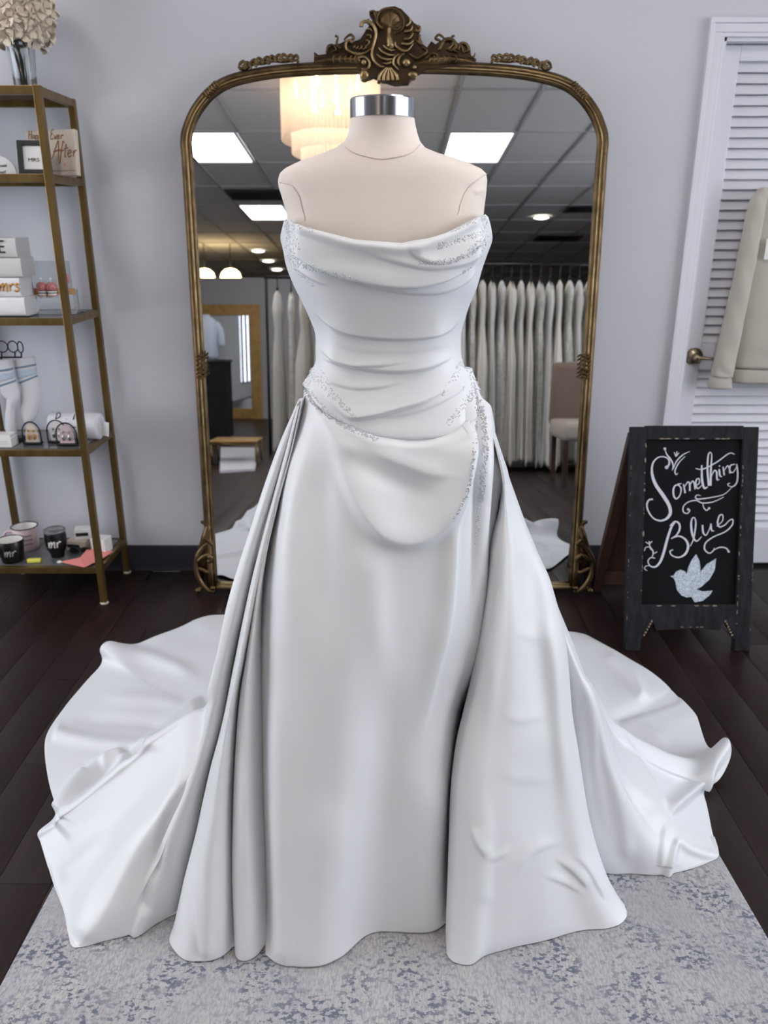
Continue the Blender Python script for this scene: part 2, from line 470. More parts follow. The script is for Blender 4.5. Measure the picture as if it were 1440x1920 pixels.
def window_wall(name, wname, xw, WA, WB, WZ0, WZ1):
    wr = MB(); H2 = CEIL + 0.05
    wr.box((xw, (Y0 + WA) / 2, H2 / 2), (0.12, WA - Y0, H2)).box((xw, (WB + WY) / 2, H2 / 2), (0.12, WY - WB, H2))
    wr.box((xw, (WA + WB) / 2, WZ0 / 2), (0.12, WB - WA, WZ0)).box((xw, (WA + WB) / 2, (WZ1 + H2) / 2), (0.12, WB - WA, H2 - WZ1))
    struct(flat_shade(wr.build(name, M_wall2)))
    win = struct(root(wname, (xw, (WA + WB) / 2, WZ0)))
    wf = MB()
    for k in range(5):
        wf.box((xw, WA + (WB - WA) * k / 4, (WZ0 + WZ1) / 2), (0.06, 0.05, WZ1 - WZ0))
    for z in (WZ0 + 0.02, WZ1 - 0.02): wf.box((xw, (WA + WB) / 2, z), (0.06, WB - WA, 0.05))
    flat_shade(wf.build('window_frame', M_base, win))
    for k in range(4):
        a = WA + (WB - WA) * k / 4
        flat_shade(MB().box((xw, a + (WB - WA) / 8, (WZ0 + WZ1) / 2), (0.006, (WB - WA) / 4 - 0.05, WZ1 - WZ0 - 0.05)).build('pane', M_pane, win))
window_wall('wall_right', 'unseen_window_1', X1 + 0.06, -2.6, 2.6, 0.35, 2.6)  # window out of view, added so daylight lifts the ceiling and right side
window_wall('wall_left', 'unseen_window_2', X0 - 0.06, 0.2, 2.7, 0.35, 2.6)  # second unseen window, added to brighten the gown and shelf from the left
struct(flat_shade(MB().box(((X0 + X1) / 2, Y0 - 0.06, CEIL / 2), (X1 - X0 + 0.2, 0.12, CEIL + 0.1)).build('wall_front', M_wall2)))
bb = MB().box(((X0 + 1.14) / 2, WY - 0.006, 0.058), (1.14 - X0, 0.012, 0.116), bev=0.003).box(((X0 + 1.14) / 2, WY - 0.011, 0.006), (1.14 - X0, 0.018, 0.012), bev=0.003)
struct(bb.build('baseboard_back', M_base, smooth=False))
struct(MB().box((X1 - 0.007, (Y0 + WY) / 2, 0.058), (0.014, WY - Y0, 0.116), bev=0.003).build('baseboard_right', M_base, smooth=False))

# ceiling: lay-in tiles in a metal grid
cl = struct(flat_shade(MB().box(((X0 + X1) / 2, (Y0 + WY) / 2, CEIL + 0.05), (X1 - X0 + 0.2, WY - Y0 + 0.2, 0.04)).build('ceiling', M_ceil)))
TX, TY = 0.61, 1.113
panels = []
for (gx, gy) in ((0.56, -1.36), (-1.90, -1.36), (-1.90, -4.70), (0.56, -4.70), (-1.90, 1.98), (0.56, 1.98)):
    panels.append((gx, gy))
gm = MB()
xs = [0.56 - TX * k for k in range(8, -9, -1) if X0 < 0.56 - TX * k < X1]
ys = [-1.36 - TY * k for k in range(12, -6, -1) if Y0 < -1.36 - TY * k < WY]
for x in xs: gm.box((x, (Y0 + WY) / 2, CEIL + 0.004), (0.024, WY - Y0, 0.012))
for y in ys: gm.box(((X0 + X1) / 2, y, CEIL + 0.005), (X1 - X0, 0.024, 0.012))
flat_shade(gm.build('ceiling_grid', M_grid, cl))
tl = None
for x in [xs[0] - TX] + xs:
    for y in [ys[0] - TY] + ys:
        if any(abs(x - gx) < 0.1 and abs(y - (gy - TY)) < 0.1 for gx, gy in panels): continue
        a0, a1 = max(x, X0), min(x + TX, X1); b0, b1 = max(y, Y0), min(y + TY, WY)
        if a1 - a0 < 0.05 or b1 - b0 < 0.05: continue
        if tl is None or a1 - a0 < TX - 0.01 or b1 - b0 < TY - 0.01:
            o = MB().box(((a0 + a1) / 2, (b0 + b1) / 2, CEIL + 0.018), (a1 - a0 - 0.01, b1 - b0 - 0.01, 0.016)).build('ceiling_tile', M_ceil, cl, smooth=False)
            if a1 - a0 > TX - 0.01 and b1 - b0 > TY - 0.01: tl = (o, (a0 + a1) / 2, (b0 + b1) / 2)
        else:
            o = tl[0].copy(); COL.objects.link(o)
            o.location = (x + TX / 2 - tl[1], y + TY / 2 - tl[2], 0)

def light_mat(name, rgb, power):
    m = bpy.data.materials.new(name); m.use_nodes = True
    b = m.node_tree.nodes['Principled BSDF']
    b.inputs['Base Color'].default_value = lin((235, 238, 240)); b.inputs['Emission Color'].default_value = lin(rgb); b.inputs['Emission Strength'].default_value = power
    return m
M_panel = light_mat('panel_diffuser', (255, 251, 247), PANEL_POWER)
M_warm = light_mat('warm_shade_glow', (255, 220, 160), 12.0)
M_spot = light_mat('downlight_glow', (255, 246, 220), 14.0)
plabels = {(0.56, -1.36): 'white light panel in the ceiling, seen in the mirror right of the form',
           (-1.90, -1.36): 'white light panel in the ceiling, seen in the mirror at its left edge',
           (-1.90, -4.70): 'white light panel farther back in the ceiling, seen beside the left shoulder of the form',
           (0.56, -4.70): 'white light panel farther back in the ceiling, hidden behind the right shoulder of the form',
           (-1.90, 1.98): 'white light panel in the ceiling above the left of the dress, outside the picture',
           (0.56, 1.98): 'white light panel in the ceiling above the right of the dress, outside the picture'}
for gx, gy in panels:
    x, y = gx + TX / 2, gy - TY / 2
    r = root('ceiling_light', (x, y, CEIL + 0.002), plabels[(gx, gy)], 'light')
    f = MB()
    for sx in (-1, 1): f.box((x + sx * (TX / 2 - 0.022), y, CEIL + 0.008), (0.02, TY - 0.03, 0.02))
    for sy in (-1, 1): f.box((x, y + sy * (TY / 2 - 0.022), CEIL + 0.008), (TX - 0.03, 0.02, 0.02))
    flat_shade(f.build('light_frame', M_trimw, r))
    flat_shade(MB().box((x, y, CEIL + 0.012), (TX - 0.06, TY - 0.06, 0.006)).build('diffuser', M_panel, r))

# ---------------------------------------------------------------- the louvred door
def wpt(px, py, Y=WY): return at_y(px, py, Y)
xo, xi = 1.140, 1.198                        # casing outer and inner edge
cz = 2.045
cs = MB()
for (a, w, t) in ((0.0, 0.017, 0.022), (0.017, 0.028, 0.016), (0.045, 0.013, 0.012)):
    cs.box((xo + a + w / 2, WY - t / 2, (cz + 0.058 - a - w) / 2), (w, t, cz + 0.058 - a - w), bev=0.002)
    cs.box(((xo + 2.088) / 2, WY - t / 2, cz + 0.058 - a - w / 2), (2.088 - xo - 2 * a, t, w), bev=0.002)
    cs.box((2.088 - a - w / 2, WY - t / 2, (cz + 0.058 - a - w) / 2), (w, t, cz + 0.058 - a - w), bev=0.002)
struct(cs.build('trim_1', M_trimw, smooth=False))
jm = MB().box((xi + 0.006, WY + 0.055, cz / 2), (0.012, 0.11, cz)).box((DX1 - 0.006, WY + 0.055, cz / 2), (0.012, 0.11, cz)).box(((xi + DX1) / 2, WY + 0.055, cz - 0.006), (DX1 - xi, 0.11, 0.012))
jm.box((xi + 0.018, WY + 0.07, cz / 2), (0.014, 0.012, cz)).box(((xi + DX1) / 2, WY + 0.07, cz - 0.02), (DX1 - xi, 0.012, 0.018))
struct(flat_shade(jm.build('trim_2', M_trimw)))
DY = WY + 0.045                              # front face of the door leaf
dl, dr = xi + 0.014, DX1 - 0.014
door = struct(root('door_1', ((dl + dr) / 2, DY, 0.0)))
st = 0.070
zt = 2.03
for (a, b) in ((dl, dl + st), (dr - st, dr)):
    MB().box(((a + b) / 2, DY + 0.016, (zt + 0.012) / 2), (b - a, 0.032, zt - 0.012), bev=0.003).build('stile', M_trimw, door, smooth=False)
z_of = lambda py: wpt(1400, py, DY)[2]
zs = dict(top=z_of(114), mid1=z_of(644), mid0=z_of(694), low=z_of(992))
for (a, b) in ((zs['top'], zt), (zs['mid0'], zs['mid1']), (0.012, zs['low'])):
    MB().box(((dl + dr) / 2, DY + 0.016, (a + b) / 2), (dr - dl - 2 * st, 0.03, b - a), bev=0.003).build('rail', M_trimw, door, smooth=False)
pitch = 0.0365
ca, sa = math.cos(math.radians(-27)), math.sin(math.radians(-27))
rotx = np.array([[1, 0, 0], [0, ca, -sa], [0, sa, ca]])
sl = None
for (a, b) in ((zs['mid1'], zs['top']), (zs['low'], zs['mid0'])):
    n = int(round((b - a) / pitch)); p = (b - a) / n
    for k in range(n):
        z = a + (k + 0.5) * p
        if sl is None:
            o = MB().box(((dl + dr) / 2, DY + 0.018, z), (dr - dl - 2 * st, 0.006, pitch * 1.05), rotx, bev=0.002).build('slat', M_trimw, door, smooth=False); sl = (o, z)
        else:
            o = sl[0].copy(); COL.objects.link(o); o.location = (0, 0, z - sl[1])
hk = wpt(1301, 668, DY)
kb = MB().lathe((hk[0], DY, hk[2]), [(0.0, 0.0), (0.033, 0.0), (0.035, 0.004), (0.032, 0.012), (0.018, 0.016), (0.012, 0.022), (0.012, 0.05), (0.0, 0.05)], 28,
              axis=np.array([[1, 0, 0], [0, 0, -1], [0, 1, 0]]), cap=False)
M_nickel = mat('aged_brass_handle', (158, 142, 118), 0.3, metal=1.0)
kn = kb.build('door_handle', M_nickel, door)
lv = [(hk[0], DY - 0.048, hk[2]), (hk[0] + 0.03, DY - 0.05, hk[2] - 0.001), (hk[0] + 0.065, DY - 0.048, hk[2] - 0.004), (hk[0] + 0.098, DY - 0.046, hk[2] - 0.003)]
MB().tube(smooth_path(lv, 14), np.interp(np.linspace(0, 1, 14), [0, .2, .6, .85, 1], [0.010, 0.0085, 0.0062, 0.0085, 0.004]), 10).build('lever', M_nickel, kn)

# ================================================================ RUG
def edge_x(a, b, y):            # straight rug edge through two floor points
    return a[0] + (b[0] - a[0]) * (y - a[1]) / (b[1] - a[1])
rl0, rl1 = at_z(97, 1668), at_z(2, 1846)
rr0, rr1 = at_z(1359, 1621), at_z(1438, 1757)
yf = max(rl0[1], rr0[1]) + 0.05
yn = 0.45
bm = bmesh.new()
poly = [(edge_x(rl0, rl1, yf), yf), (edge_x(rr0, rr1, yf), yf), (edge_x(rr0, rr1, yn), yn), (edge_x(rl0, rl1, yn), yn)]
rg = MB()
N1, N2 = 60, 50
T = np.zeros((N2, N1, 3))
for i in range(N2):
    y = yf + (yn - yf) * i / (N2 - 1)
    a, b = edge_x(rl0, rl1, y), edge_x(rr0, rr1, y)
    T[i, :, 0] = np.linspace(a, b, N1); T[i, :, 1] = y
    T[i, :, 2] = 0.009
T[:, 0, 2] = T[:, -1, 2] = 0.0005; T[0, :, 2] = 0.0005; T[-1, :, 2] = 0.0005
rg.grid(T)
tag(rg.build('area_rug', M_rug), 'pale grey distressed area rug with slate blue flecks under the gown', 'rug')
RUG_Z = 0.0115
def floor_under(G):
    y = G[..., 1]; m = 0.03
    on = (y < yf + m) & (y > yn) & (G[..., 0] > edge_x(rl0, rl1, y) - m) & (G[..., 0] < edge_x(rr0, rr1, y) + m)
    return np.where(on, RUG_Z, 0.003)

# ================================================================ DRESS FORM
SIL = [(205, 658, 776), (217, 657, 777), (235, 655, 780), (252, 652, 784), (266, 644, 789), (278, 628, 799), (288, 603, 824), (298, 572, 859), (308, 548, 885),
       (317, 531, 905), (326, 522, 914), (338, 519, 916), (350, 520, 915), (375, 528, 912), (402, 537, 908), (425, 538, 908), (440, 538, 911), (460, 539, 909), (480, 541, 904),
       (500, 546, 896), (520, 554, 890), (540, 562, 885), (560, 573, 877), (580, 582, 869), (600, 590, 863), (620, 597, 858), (640, 600, 857), (655, 599, 857),
       (668, 602, 858), (682, 602, 860), (696, 594, 868), (712, 579, 882), (735, 566, 896), (760, 558, 908), (800, 544, 925), (860, 526, 942), (950, 505, 960)]
rowz = np.array([at_y(720, s[0], GY)[2] for s in SIL])[::-1]
rowl = np.array([at_y(s[1], s[0], GY)[0] for s in SIL])[::-1]
rowr = np.array([at_y(s[2], s[0], GY)[0] for s in SIL])[::-1]
BZ = [0.80, 0.95, 1.02, 1.08, 1.13, 1.17, 1.20, 1.24, 1.29, 1.34, 1.38, 1.43, 1.47, 1.505, 1.53, 1.55, 1.575, 1.62, 1.66]
BF = [.150, .142, .134, .124, .112, .104, .101, .106, .121, .134, .134, .118, .104, .093, .082, .070, .060, .0565, .0565]
BK = [.170, .160, .150, .130, .112, .104, .101, .104, .110, .115, .118, .115, .108, .096, .085, .072, .060, .0565, .0565]
_zd = np.linspace(0.80, 1.66, 900); _kw = np.hanning(41); _kw /= _kw.sum()
_sm = lambda xs, ys: np.convolve(np.pad(np.interp(_zd, xs, ys), 20, mode='edge'), _kw, 'valid')
BF, BK, rl_s, rr_s = _sm(BZ, BF), _sm(BZ, BK), _sm(rowz, rowl), _sm(rowz, rowr)
_up = sstep((_zd - 1.44) / 0.03)              # keep the shoulder line crisp
rl_s = rl_s * (1 - _up) + np.interp(_zd, rowz, rowl) * _up; rr_s = rr_s * (1 - _up) + np.interp(_zd, rowz, rowr) * _up
BZ = _zd
def body(th, z, k=1.0, off=0.0):
    a0 = np.interp(z, _zd, rl_s); a1 = np.interp(z, _zd, rr_s)
    xc = (a0 + a1) / 2; a = (a1 - a0) / 2 * k + off
    c, s = np.cos(th), np.sin(th)
    b = np.where(s < 0, np.interp(z, BZ, BF), np.interp(z, BZ, BK)) * k + off
    e = 2.0 / np.interp(z, [1.0, 1.35, 1.45, 1.52, 1.56], [2.15, 2.3, 2.5, 2.2, 2.0])
    return np.stack([xc + a * np.sign(c) * np.abs(c) ** e, GY + b * np.sign(s) * np.abs(s) ** e, z + 0 * th], -1)
form = root('dress_form', (GX, GY, 0.0), 'cream linen dress form with chrome neck cap wearing the white gown', 'dress form')
zz = np.unique(np.concatenate([np.linspace(0.86, 1.47, 60), np.linspace(1.47, 1.56, 46), np.linspace(1.56, 1.612, 18)]))
thf = np.concatenate([np.linspace(math.pi, 2 * math.pi, 130), np.linspace(0, math.pi, 50)[1:-1]])
FG = body(thf[None, :] + 0 * zz[:, None], zz[:, None] + 0 * thf[None, :], np.interp(zz, [0.86, 1.12, 1.2, 1.36, 1.42], [0.66, 0.84, 0.945, 0.945, 0.985])[:, None])
nf = FG.shape[1]
FGf = FG[:, :130]
nrm = toward(FGf, normals(FGf))
FGf = crease(FGf, [([(885, 362), (900, 358), (912, 352)], 0.0025, 7, 7, .4, .4), ([(872, 352), (890, 338), (906, 330)], 0.0022, 4, 6, .4, .4), ([(878, 378), (896, 380), (908, 385)], 0.0022, 4, 6, .4, .4),
                   ([(862, 402), (866, 375), (882, 348), (912, 326)], -0.0016, 5, 5, .1, .1), ([(572, 415), (568, 392), (560, 367), (547, 348), (524, 341)], -0.0014, 5, 5, .1, .1)], nrm)
FG[:, :130] = FGf
# rounding of the shoulder ends and closing of the neck top is done by the rows themselves
fo = MB(); fo.grid(FG[::-1], close_u=True)
fo.f.append([(len(zz) - 1) * nf - (len(zz) - 1) * nf + k for k in range(nf)])
fo.build('torso', M_form, form)
pk = proj(FGf).reshape(-1, 2)
def on_form(px, py, lift=0.0008):
    i = ((pk - (px, py)) ** 2).sum(1).argmin()
    n = nrm.reshape(-1, 3)[i]
    return FGf.reshape(-1, 3)[i] + n * lift
for pts in ([(647, 274), (656, 283), (667, 289), (693, 296), (720, 298), (747, 295), (767, 289), (779, 282), (787, 272)],
            [(523, 342), (547, 347), (560, 367), (568, 393), (572, 412)], [(913, 325), (882, 347), (866, 373), (858, 404)]):
    P = smooth_path(np.array([on_form(*p) for p in smooth_path(np.array(pts, float), 26)]), 50)
    k = np.ones(7) / 7
    for ax in range(3): P[3:-3, ax] = np.convolve(P[:, ax], k, 'valid')
    MB().tube(P, 0.0008, 6).build('seam', M_seam, form)
zr0 = at_y(720, 217, GY)[2]
rr = (rowr[-2] - rowl[-2]) / 2 * 1.0; xcr = (rowr[-2] + rowl[-2]) / 2
nc = MB(); cc_ = (xcr, GY, zr0 - 0.005)
nc.lathe(cc_, [(rr * 1.01, 0.0), (rr * 1.01, 0.030)], 72, cap=False).lathe(cc_, [(rr * 0.96, 0.0), (rr * 1.01, 0.0)], 72, cap=False)
nc.lathe(cc_, [(rr * 1.01, 0.030), (rr * 0.985, 0.0325)], 72, cap=False).lathe(cc_, [(rr * 0.985, 0.0325), (rr * 0.4, 0.036), (0.001, 0.0365)], 72, cap=False)
nc.build('neck_cap', M_chrome, form)
MB().tube([(GX, GY, 0.012), (GX, GY, 0.9)], 0.017, 16).build('pole', M_chrome, form)
MB().lathe((GX, GY, 0.0), [(0.0, 0.0), (0.15, 0.0), (0.15, 0.008), (0.03, 0.02), (0.0, 0.02)], 32, cap=False).build('base_plate', M_chrome, form)

# ================================================================ THE GOWN
gown = root('wedding_gown', (GX, GY, 0.0), 'white satin strapless wedding gown with draped bodice, beadwork and a spread train', 'wedding gown')
NECK = [(530, 450), (537, 428), (541, 414), (547, 411), (555, 416), (566, 424), (584, 432), (604, 438), (635, 446), (664, 454), (690, 457), (720, 459), (752, 461), (775, 456), (800, 452), (830, 443), (856, 430), (880, 415), (893, 407), (902, 403), (907, 408), (912, 424), (918, 450)]
LOWH = [(520, 690), (562, 712), (578, 731), (604, 768), (630, 783), (656, 795), (682, 808), (708, 818), (760, 825), (800, 825), (830, 821), (868, 810), (882, 802), (890, 778), (896, 742), (903, 722), (960, 712)]
def solve_z(th, line, k=1.015, off=0.003):
    z = np.full(len(th), 1.2)
    for _ in range(14):
        q = proj(body(th, z, k, off)); tgt = np.interp(q[:, 0], [p[0] for p in line], [p[1] for p in line])
        z = np.clip(z + (q[:, 1] - tgt) * 0.00085, 0.9, 1.5)
    return z
NU, NV = 330, 330
th = np.linspace(math.pi * 0.995, math.pi * 2.005, NU)
zt_, zb_ = solve_z(th, NECK), solve_z(th, LOWH)
kk = np.ones(9) / 9
for _ in range(2): zb_[4:-4] = np.convolve(zb_, kk, 'valid')
s = np.linspace(0, 1, NV)[:, None]
ZG = zt_[None] + (zb_ - zt_)[None] * s
BG = body(np.broadcast_to(th, ZG.shape), ZG, 1.015, 0.003)
n0 = toward(BG, normals(BG))
BG = BG + n0 * (0.010 * np.exp(-(s / 0.06) ** 2) * np.sin(np.clip((th - math.pi) / math.pi, 0, 1) * math.pi)[None] ** 0.5)[..., None]
drapes = [
    # (line left to right, height, width below, width above, fade in, fade out)
    ([(556, 424), (604, 443), (660, 459), (720, 465), (760, 467), (800, 461), (850, 440), (898, 412)], 0.006, 8, 6, .05, .05),
    ([(542, 455), (562, 474), (592, 494), (640, 512), (700, 524), (770, 530), (830, 519), (872, 492), (906, 446)], 0.017, 4, 44, .08, .08),
    ([(760, 464), (782, 480), (815, 488), (850, 477), (885, 455), (910, 432)], 0.007, 4, 18, .2, .08),
    ([(660, 458), (730, 484), (800, 498), (850, 491), (880, 476), (904, 454)], 0.007, 5, 20, .35, .1),
    ([(545, 484), (562, 502), (592, 521), (640, 536)], 0.005, 5, 16, .3, .5),
    ([(660, 520), (740, 541), (810, 545), (860, 531), (892, 503)], 0.008, 4, 18, .35, .08),
    ([(566, 556), (592, 583), (625, 605), (665, 621), (720, 629), (790, 628), (835, 617), (868, 588)], 0.013, 4, 58, .35, .2),
    ([(600, 606), (640, 640), (690, 652), (760, 654), (820, 644), (858, 628)], 0.003, 10, 16, .2, .2),
    ([(598, 648), (618, 662), (645, 678), (700, 692), (760, 694), (810, 684), (860, 660)], 0.011, 4, 40, .15, .35),
    ([(604, 664), (625, 676), (660, 685), (710, 684), (770, 676)], 0.004, 3, 10, .2, .4),
    ([(600, 704), (630, 719), (668, 727), (715, 724), (770, 712)], 0.004, 4, 18, .2, .5),
    ([(592, 704), (615, 738), (642, 766), (662, 781), (690, 780), (740, 768), (800, 748), (850, 715), (874, 684)], 0.012, 4, 46, .12, .45),
    ([(690, 778), (740, 778), (800, 763), (850, 738), (878, 714)], 0.004, 4, 18, .35, .1),
    ([(578, 724), (602, 756), (632, 780), (668, 799), (710, 813), (760, 819), (830, 815), (878, 802)], 0.013, 4, 36, .08, .08),
]
BG = drape(BG, drapes, n0)
n0 = toward(BG, normals(BG))
BG = lump(BG, n0, 0.0016, (9, 9, 26))
# back half
NB = 60
thb = np.linspace(0.005, math.pi * 0.995, NB)
tb = np.sin(thb)
zt2 = zt_[-1] + (zt_[0] - zt_[-1]) * (thb / math.pi) - 0.07 * tb
zb2 = zb_[-1] + (zb_[0] - zb_[-1]) * (thb / math.pi) - 0.02 * tb
BB = body(np.broadcast_to(thb, (NV, NB)), zt2[None] + (zb2 - zt2)[None] * s, 1.015, 0.003)
FULL = np.concatenate([BG, BB], 1)
w = sstep(np.linspace(0, 1, 8))[None, :, None]
bod = add('bodice', FULL.reshape(-1, 3), quads(NV, NU + NB, True), M_satin, gown)
so = bod.modifiers.new('cloth', 'SOLIDIFY'); so.thickness = 0.0022; so.offset = -1

# ---- front skirt: a panel that falls from the hip swag to the rug
XL = [(690, 586), (735, 572), (780, 562), (830, 548), (920, 521), (1010, 498), (1100, 484), (1200, 481), (1300, 482), (1450, 485), (1600, 490), (1750, 496), (1800, 497)]
XR = [(690, 884), (725, 893), (760, 908), (800, 925), (845, 940), (870, 946), (890, 948), (910, 945), (940, 938), (1000, 929), (1050, 921), (1120, 914), (1200, 906), (1260, 892), (1330, 868), (1370, 861), (1430, 857), (1500, 851), (1600, 846), (1700, 840), (1800, 833)]
HEM = [(497, 1786), (503, 1796), (520, 1806), (540, 1811), (549, 1808), (562, 1812), (600, 1807), (640, 1792), (665, 1776), (690, 1760), (712, 1752), (740, 1750), (770, 1749), (800, 1744), (820, 1737), (834, 1729)]
ipx = lambda tab, v: np.interp(v, [a for a, _ in tab], [b for _, b in tab])
def ruled(px, py, Yt, zt, Yh, zh):
    dy = cp + (960 - py) / FPX * sp; m = (-sp + (960 - py) / FPX * cp) / dy
    k = (Yh - Yt) / (zt - zh)
    return (Yt + k * (zt - CAM_H)) / (1 + k * m)
def from_px(px, py, Y):
    v = (960 - py) / FPX; dy = cp + v * sp; dz = -sp + v * cp
    P = np.stack([px / 1.0 * 0 + (px - 720) / FPX / dy * Y, Y, CAM_H + dz / dy * Y], -1)
    return P
def floor_clamp(P, px, py, z0):
    low = P[..., 2] < z0
    v = (960 - py) / FPX; dy = cp + v * sp; dz = -sp + v * cp
    t = (z0 - CAM_H) / dz
    Q = np.stack([(px - 720) / FPX * t, dy * t, np.full(px.shape, z0)], -1)
    P[low] = Q[low]; return P
NU, NV = 300, 420
ex = 12
t = np.concatenate([np.full(ex, -1.0), np.linspace(-1, 1, NU - 2 * ex), np.full(ex, 1.0)])
push = np.concatenate([np.linspace(1, 0, ex + 1)[:-1], np.zeros(NU - 2 * ex), np.linspace(0, 1, ex + 1)[1:]])
inn = np.concatenate([np.ones(ex), np.zeros(NU - 2 * ex), -np.ones(ex)])
u = (t + 1) / 2
hx = 497 + (834 - 497) * u
hy = ipx(HEM, hx)
_k = np.hanning(33); _k /= _k.sum(); hy = np.convolve(np.pad(hy, 16, mode='edge'), _k, 'valid') - 16 * push
top = 690.0
s = np.linspace(0, 1, NV)[:, None]
PY = top + (hy[None] - top) * s
PX = ipx(XL, PY) + (ipx(XR, PY) - ipx(XL, PY)) * u[None] + (inn * push)[None] * 10
Yt = GY - 0.118 * np.sqrt(np.clip(1 - (0.97 * t) ** 2, 0, 1)) - 0.006
zt = np.array([at_y(x, top, y)[2] for x, y in zip(PX[0], Yt)])
Yh = np.array([at_z(x, y, RUG_Z)[1] for x, y in zip(PX[-1], PY[-1])])
Y = ruled(PX, PY, Yt[None], zt[None], Yh[None], RUG_Z)
Y = Y - 0.030 * np.sin(np.pi * s) * (1 - t[None] ** 2)
roll = np.clip((np.abs(t) - 0.80) / 0.20, 0, 1) ** 2.2 * 0.085 + push * 0.08
rf = np.where(t[None] > 0, 0.3 + 0.7 * sstep((s - 0.30) / 0.3), 1.0)
Y = Y + roll[None] * rf * np.minimum(1, s * 4) * (1 - s ** 10)
low = ipx(LOWH, PX)
Y = Y + 0.024 * sstep(1 - (PY - (low - 10)) / 26.0) * np.clip((905 - PX) / 20, 0.25, 1)
SG = floor_clamp(from_px(PX, PY, Y), PX, PY, RUG_Z)
n1 = toward(SG, normals(SG))
swag = [
    ([(606, 770), (630, 830), (655, 900), (682, 958), (715, 1000), (752, 1014), (790, 1009), (822, 985), (848, 938), (866, 880), (876, 800)], 0.022, 15, 50, .5, .10),
    ([(648, 846), (690, 878), (740, 902), (790, 920), (830, 926)], -0.010, 22, 22, .3, .3),
    ([(690, 840), (750, 868), (810, 888), (850, 884)], 0.007, 10, 22, .3, .3),
    ([(600, 770), (622, 806), (650, 838), (690, 852)], 0.006, 14, 14, .2, .4),
    ([(890, 696), (884, 750), (881, 800), (876, 860), (866, 920), (850, 985), (846, 1060), (838, 1160), (815, 1270), (780, 1410)], 0.016, 22, 7, .12, .35),
    ([(892, 735), (894, 800), (892, 900), (889, 1000), (883, 1100), (874, 1220)], -0.010, 6, 5, .05, .4),
    ([(905, 740), (911, 820), (909, 920), (905, 1020), (898, 1120), (884, 1240), (866, 1330)], 0.012, 13, 13, .05, .2),
    ([(926, 800), (934, 860), (926, 930), (915, 1010), (906, 1120)], -0.006, 9, 9, .1, .4),
    ([(560, 770), (553, 900), (545, 1050), (545, 1200), (552, 1380)], 0.010, 26, 30, .2, .4),
    ([(600, 850), (606, 980), (612, 1120), (618, 1250)], -0.007, 24, 24, .2, .4),
    ([(690, 1010), (700, 1120), (712, 1240), (722, 1340)], 0.006, 26, 30, .2, .5),
    ([(520, 1250), (525, 1400), (530, 1600), (535, 1780)], 0.008, 22, 26, .3, .0),
    ([(745, 1250), (720, 1450), (700, 1620), (688, 1750)], -0.010, 40, 40, .3, .0),
    ([(800, 1420), (805, 1560), (805, 1730)], 0.010, 34, 34, .3, .0),
    ([(620, 1480), (615, 1600), (600, 1790)], 0.008, 40, 40, .3, .0),
]
SG = crease(SG, swag, n1)
SG = lump(SG, n1, 0.006, (7, 5, 3.2), 3.0)
SG[..., 2] = np.maximum(SG[..., 2], RUG_Z)
fs = add('front_skirt', SG.reshape(-1, 3), quads(*SG.shape[:2]), M_satin, gown)
so = fs.modifiers.new('cloth', 'SOLIDIFY'); so.thickness = 0.002; so.offset = 0

# ---- overskirt folds: guide lines from the hip to the floor
def guide(pts, yt, n=22, zend=None, dy=0.0, dmid=0.0):
    P = smooth_path(np.array([p[:2] for p in pts], float), n)
    zt = at_y(P[0, 0], P[0, 1], yt)[2]
    ze = RUG_Z if zend is None else zend
    yh = at_z(P[-1, 0], P[-1, 1], ze)[1]
    Y = ruled(P[:, 0], P[:, 1], yt, zt, yh, ze)
    s = np.linspace(0, 1, n)
    Y = Y + dy * np.minimum(1, s * 4) * (1 - s ** 8) + dmid * np.sin(np.pi * s)
    G = from_px(P[:, 0], P[:, 1], Y)
    return floor_clamp(G, P[:, 0], P[:, 1], ze)
def panel(name, guides, nu, nv, cr=(), lmp=0.003, sc=(6, 6, 4), material=None, floor=True, u=None, soft=0):
    A = np.stack(guides, 0)                                   # (ng, n, 3)
    G = catmull(A.transpose(1, 0, 2), np.linspace(0, A.shape[1] - 1, nv))   # (nv, ng, 3)
    uu = np.linspace(0, A.shape[0] - 1, nu) if u is None else u
    G = catmull(G.transpose(1, 0, 2), uu).transpose(1, 0, 2)
    if soft:
        kw = np.hanning(soft + 2)[1:-1]; kw /= kw.sum(); h_ = soft // 2
        Gp = np.pad(G, ((0, 0), (h_, h_), (0, 0)), mode='edge')
        G = sum(kw[i] * Gp[:, i:i + G.shape[1]] for i in range(soft))
    n = toward(G, normals(G))
    if cr: G = crease(G, cr, n)
    G = lump(G, n, lmp, sc, 11.0)
    if floor: G[..., 2] = np.maximum(G[..., 2], floor_under(G))
    o = add(name, G.reshape(-1, 3), quads(*G.shape[:2]), material or M_satin, gown)
    so = o.modifiers.new('cloth', 'SOLIDIFY'); so.thickness = 0.002; so.offset = 0
    return o, G
V1 = [(558, 762), (535, 850), (510, 945), (488, 1030), (469, 1107), (442, 1231), (420, 1344), (397, 1437), (379, 1531), (360, 1606), (345, 1681), (334, 1735)]
L2 = [(564, 758), (544, 850), (518, 950), (494, 1050), (478, 1137), (462, 1220), (447, 1299), (437, 1437), (436, 1587), (440, 1700), (441, 1772)]
def between(a, b, f, dy=0, end=None):
    A = smooth_path(np.array(a, float), 22); B = smooth_path(np.array(b, float), 22)
    P = A + (B - A) * f
    if end is not None:
        w = (np.linspace(0, 1, 22) ** 6)[:, None]; P = P * (1 - w) + np.array(end, float) * w
    return [tuple(p) for p in P]
FE = [(570, 745), (552, 830), (526, 920), (503, 1010), (490, 1100), (487, 1200), (488, 1300), (491, 1450), (496, 1600), (502, 1720), (505, 1770)]
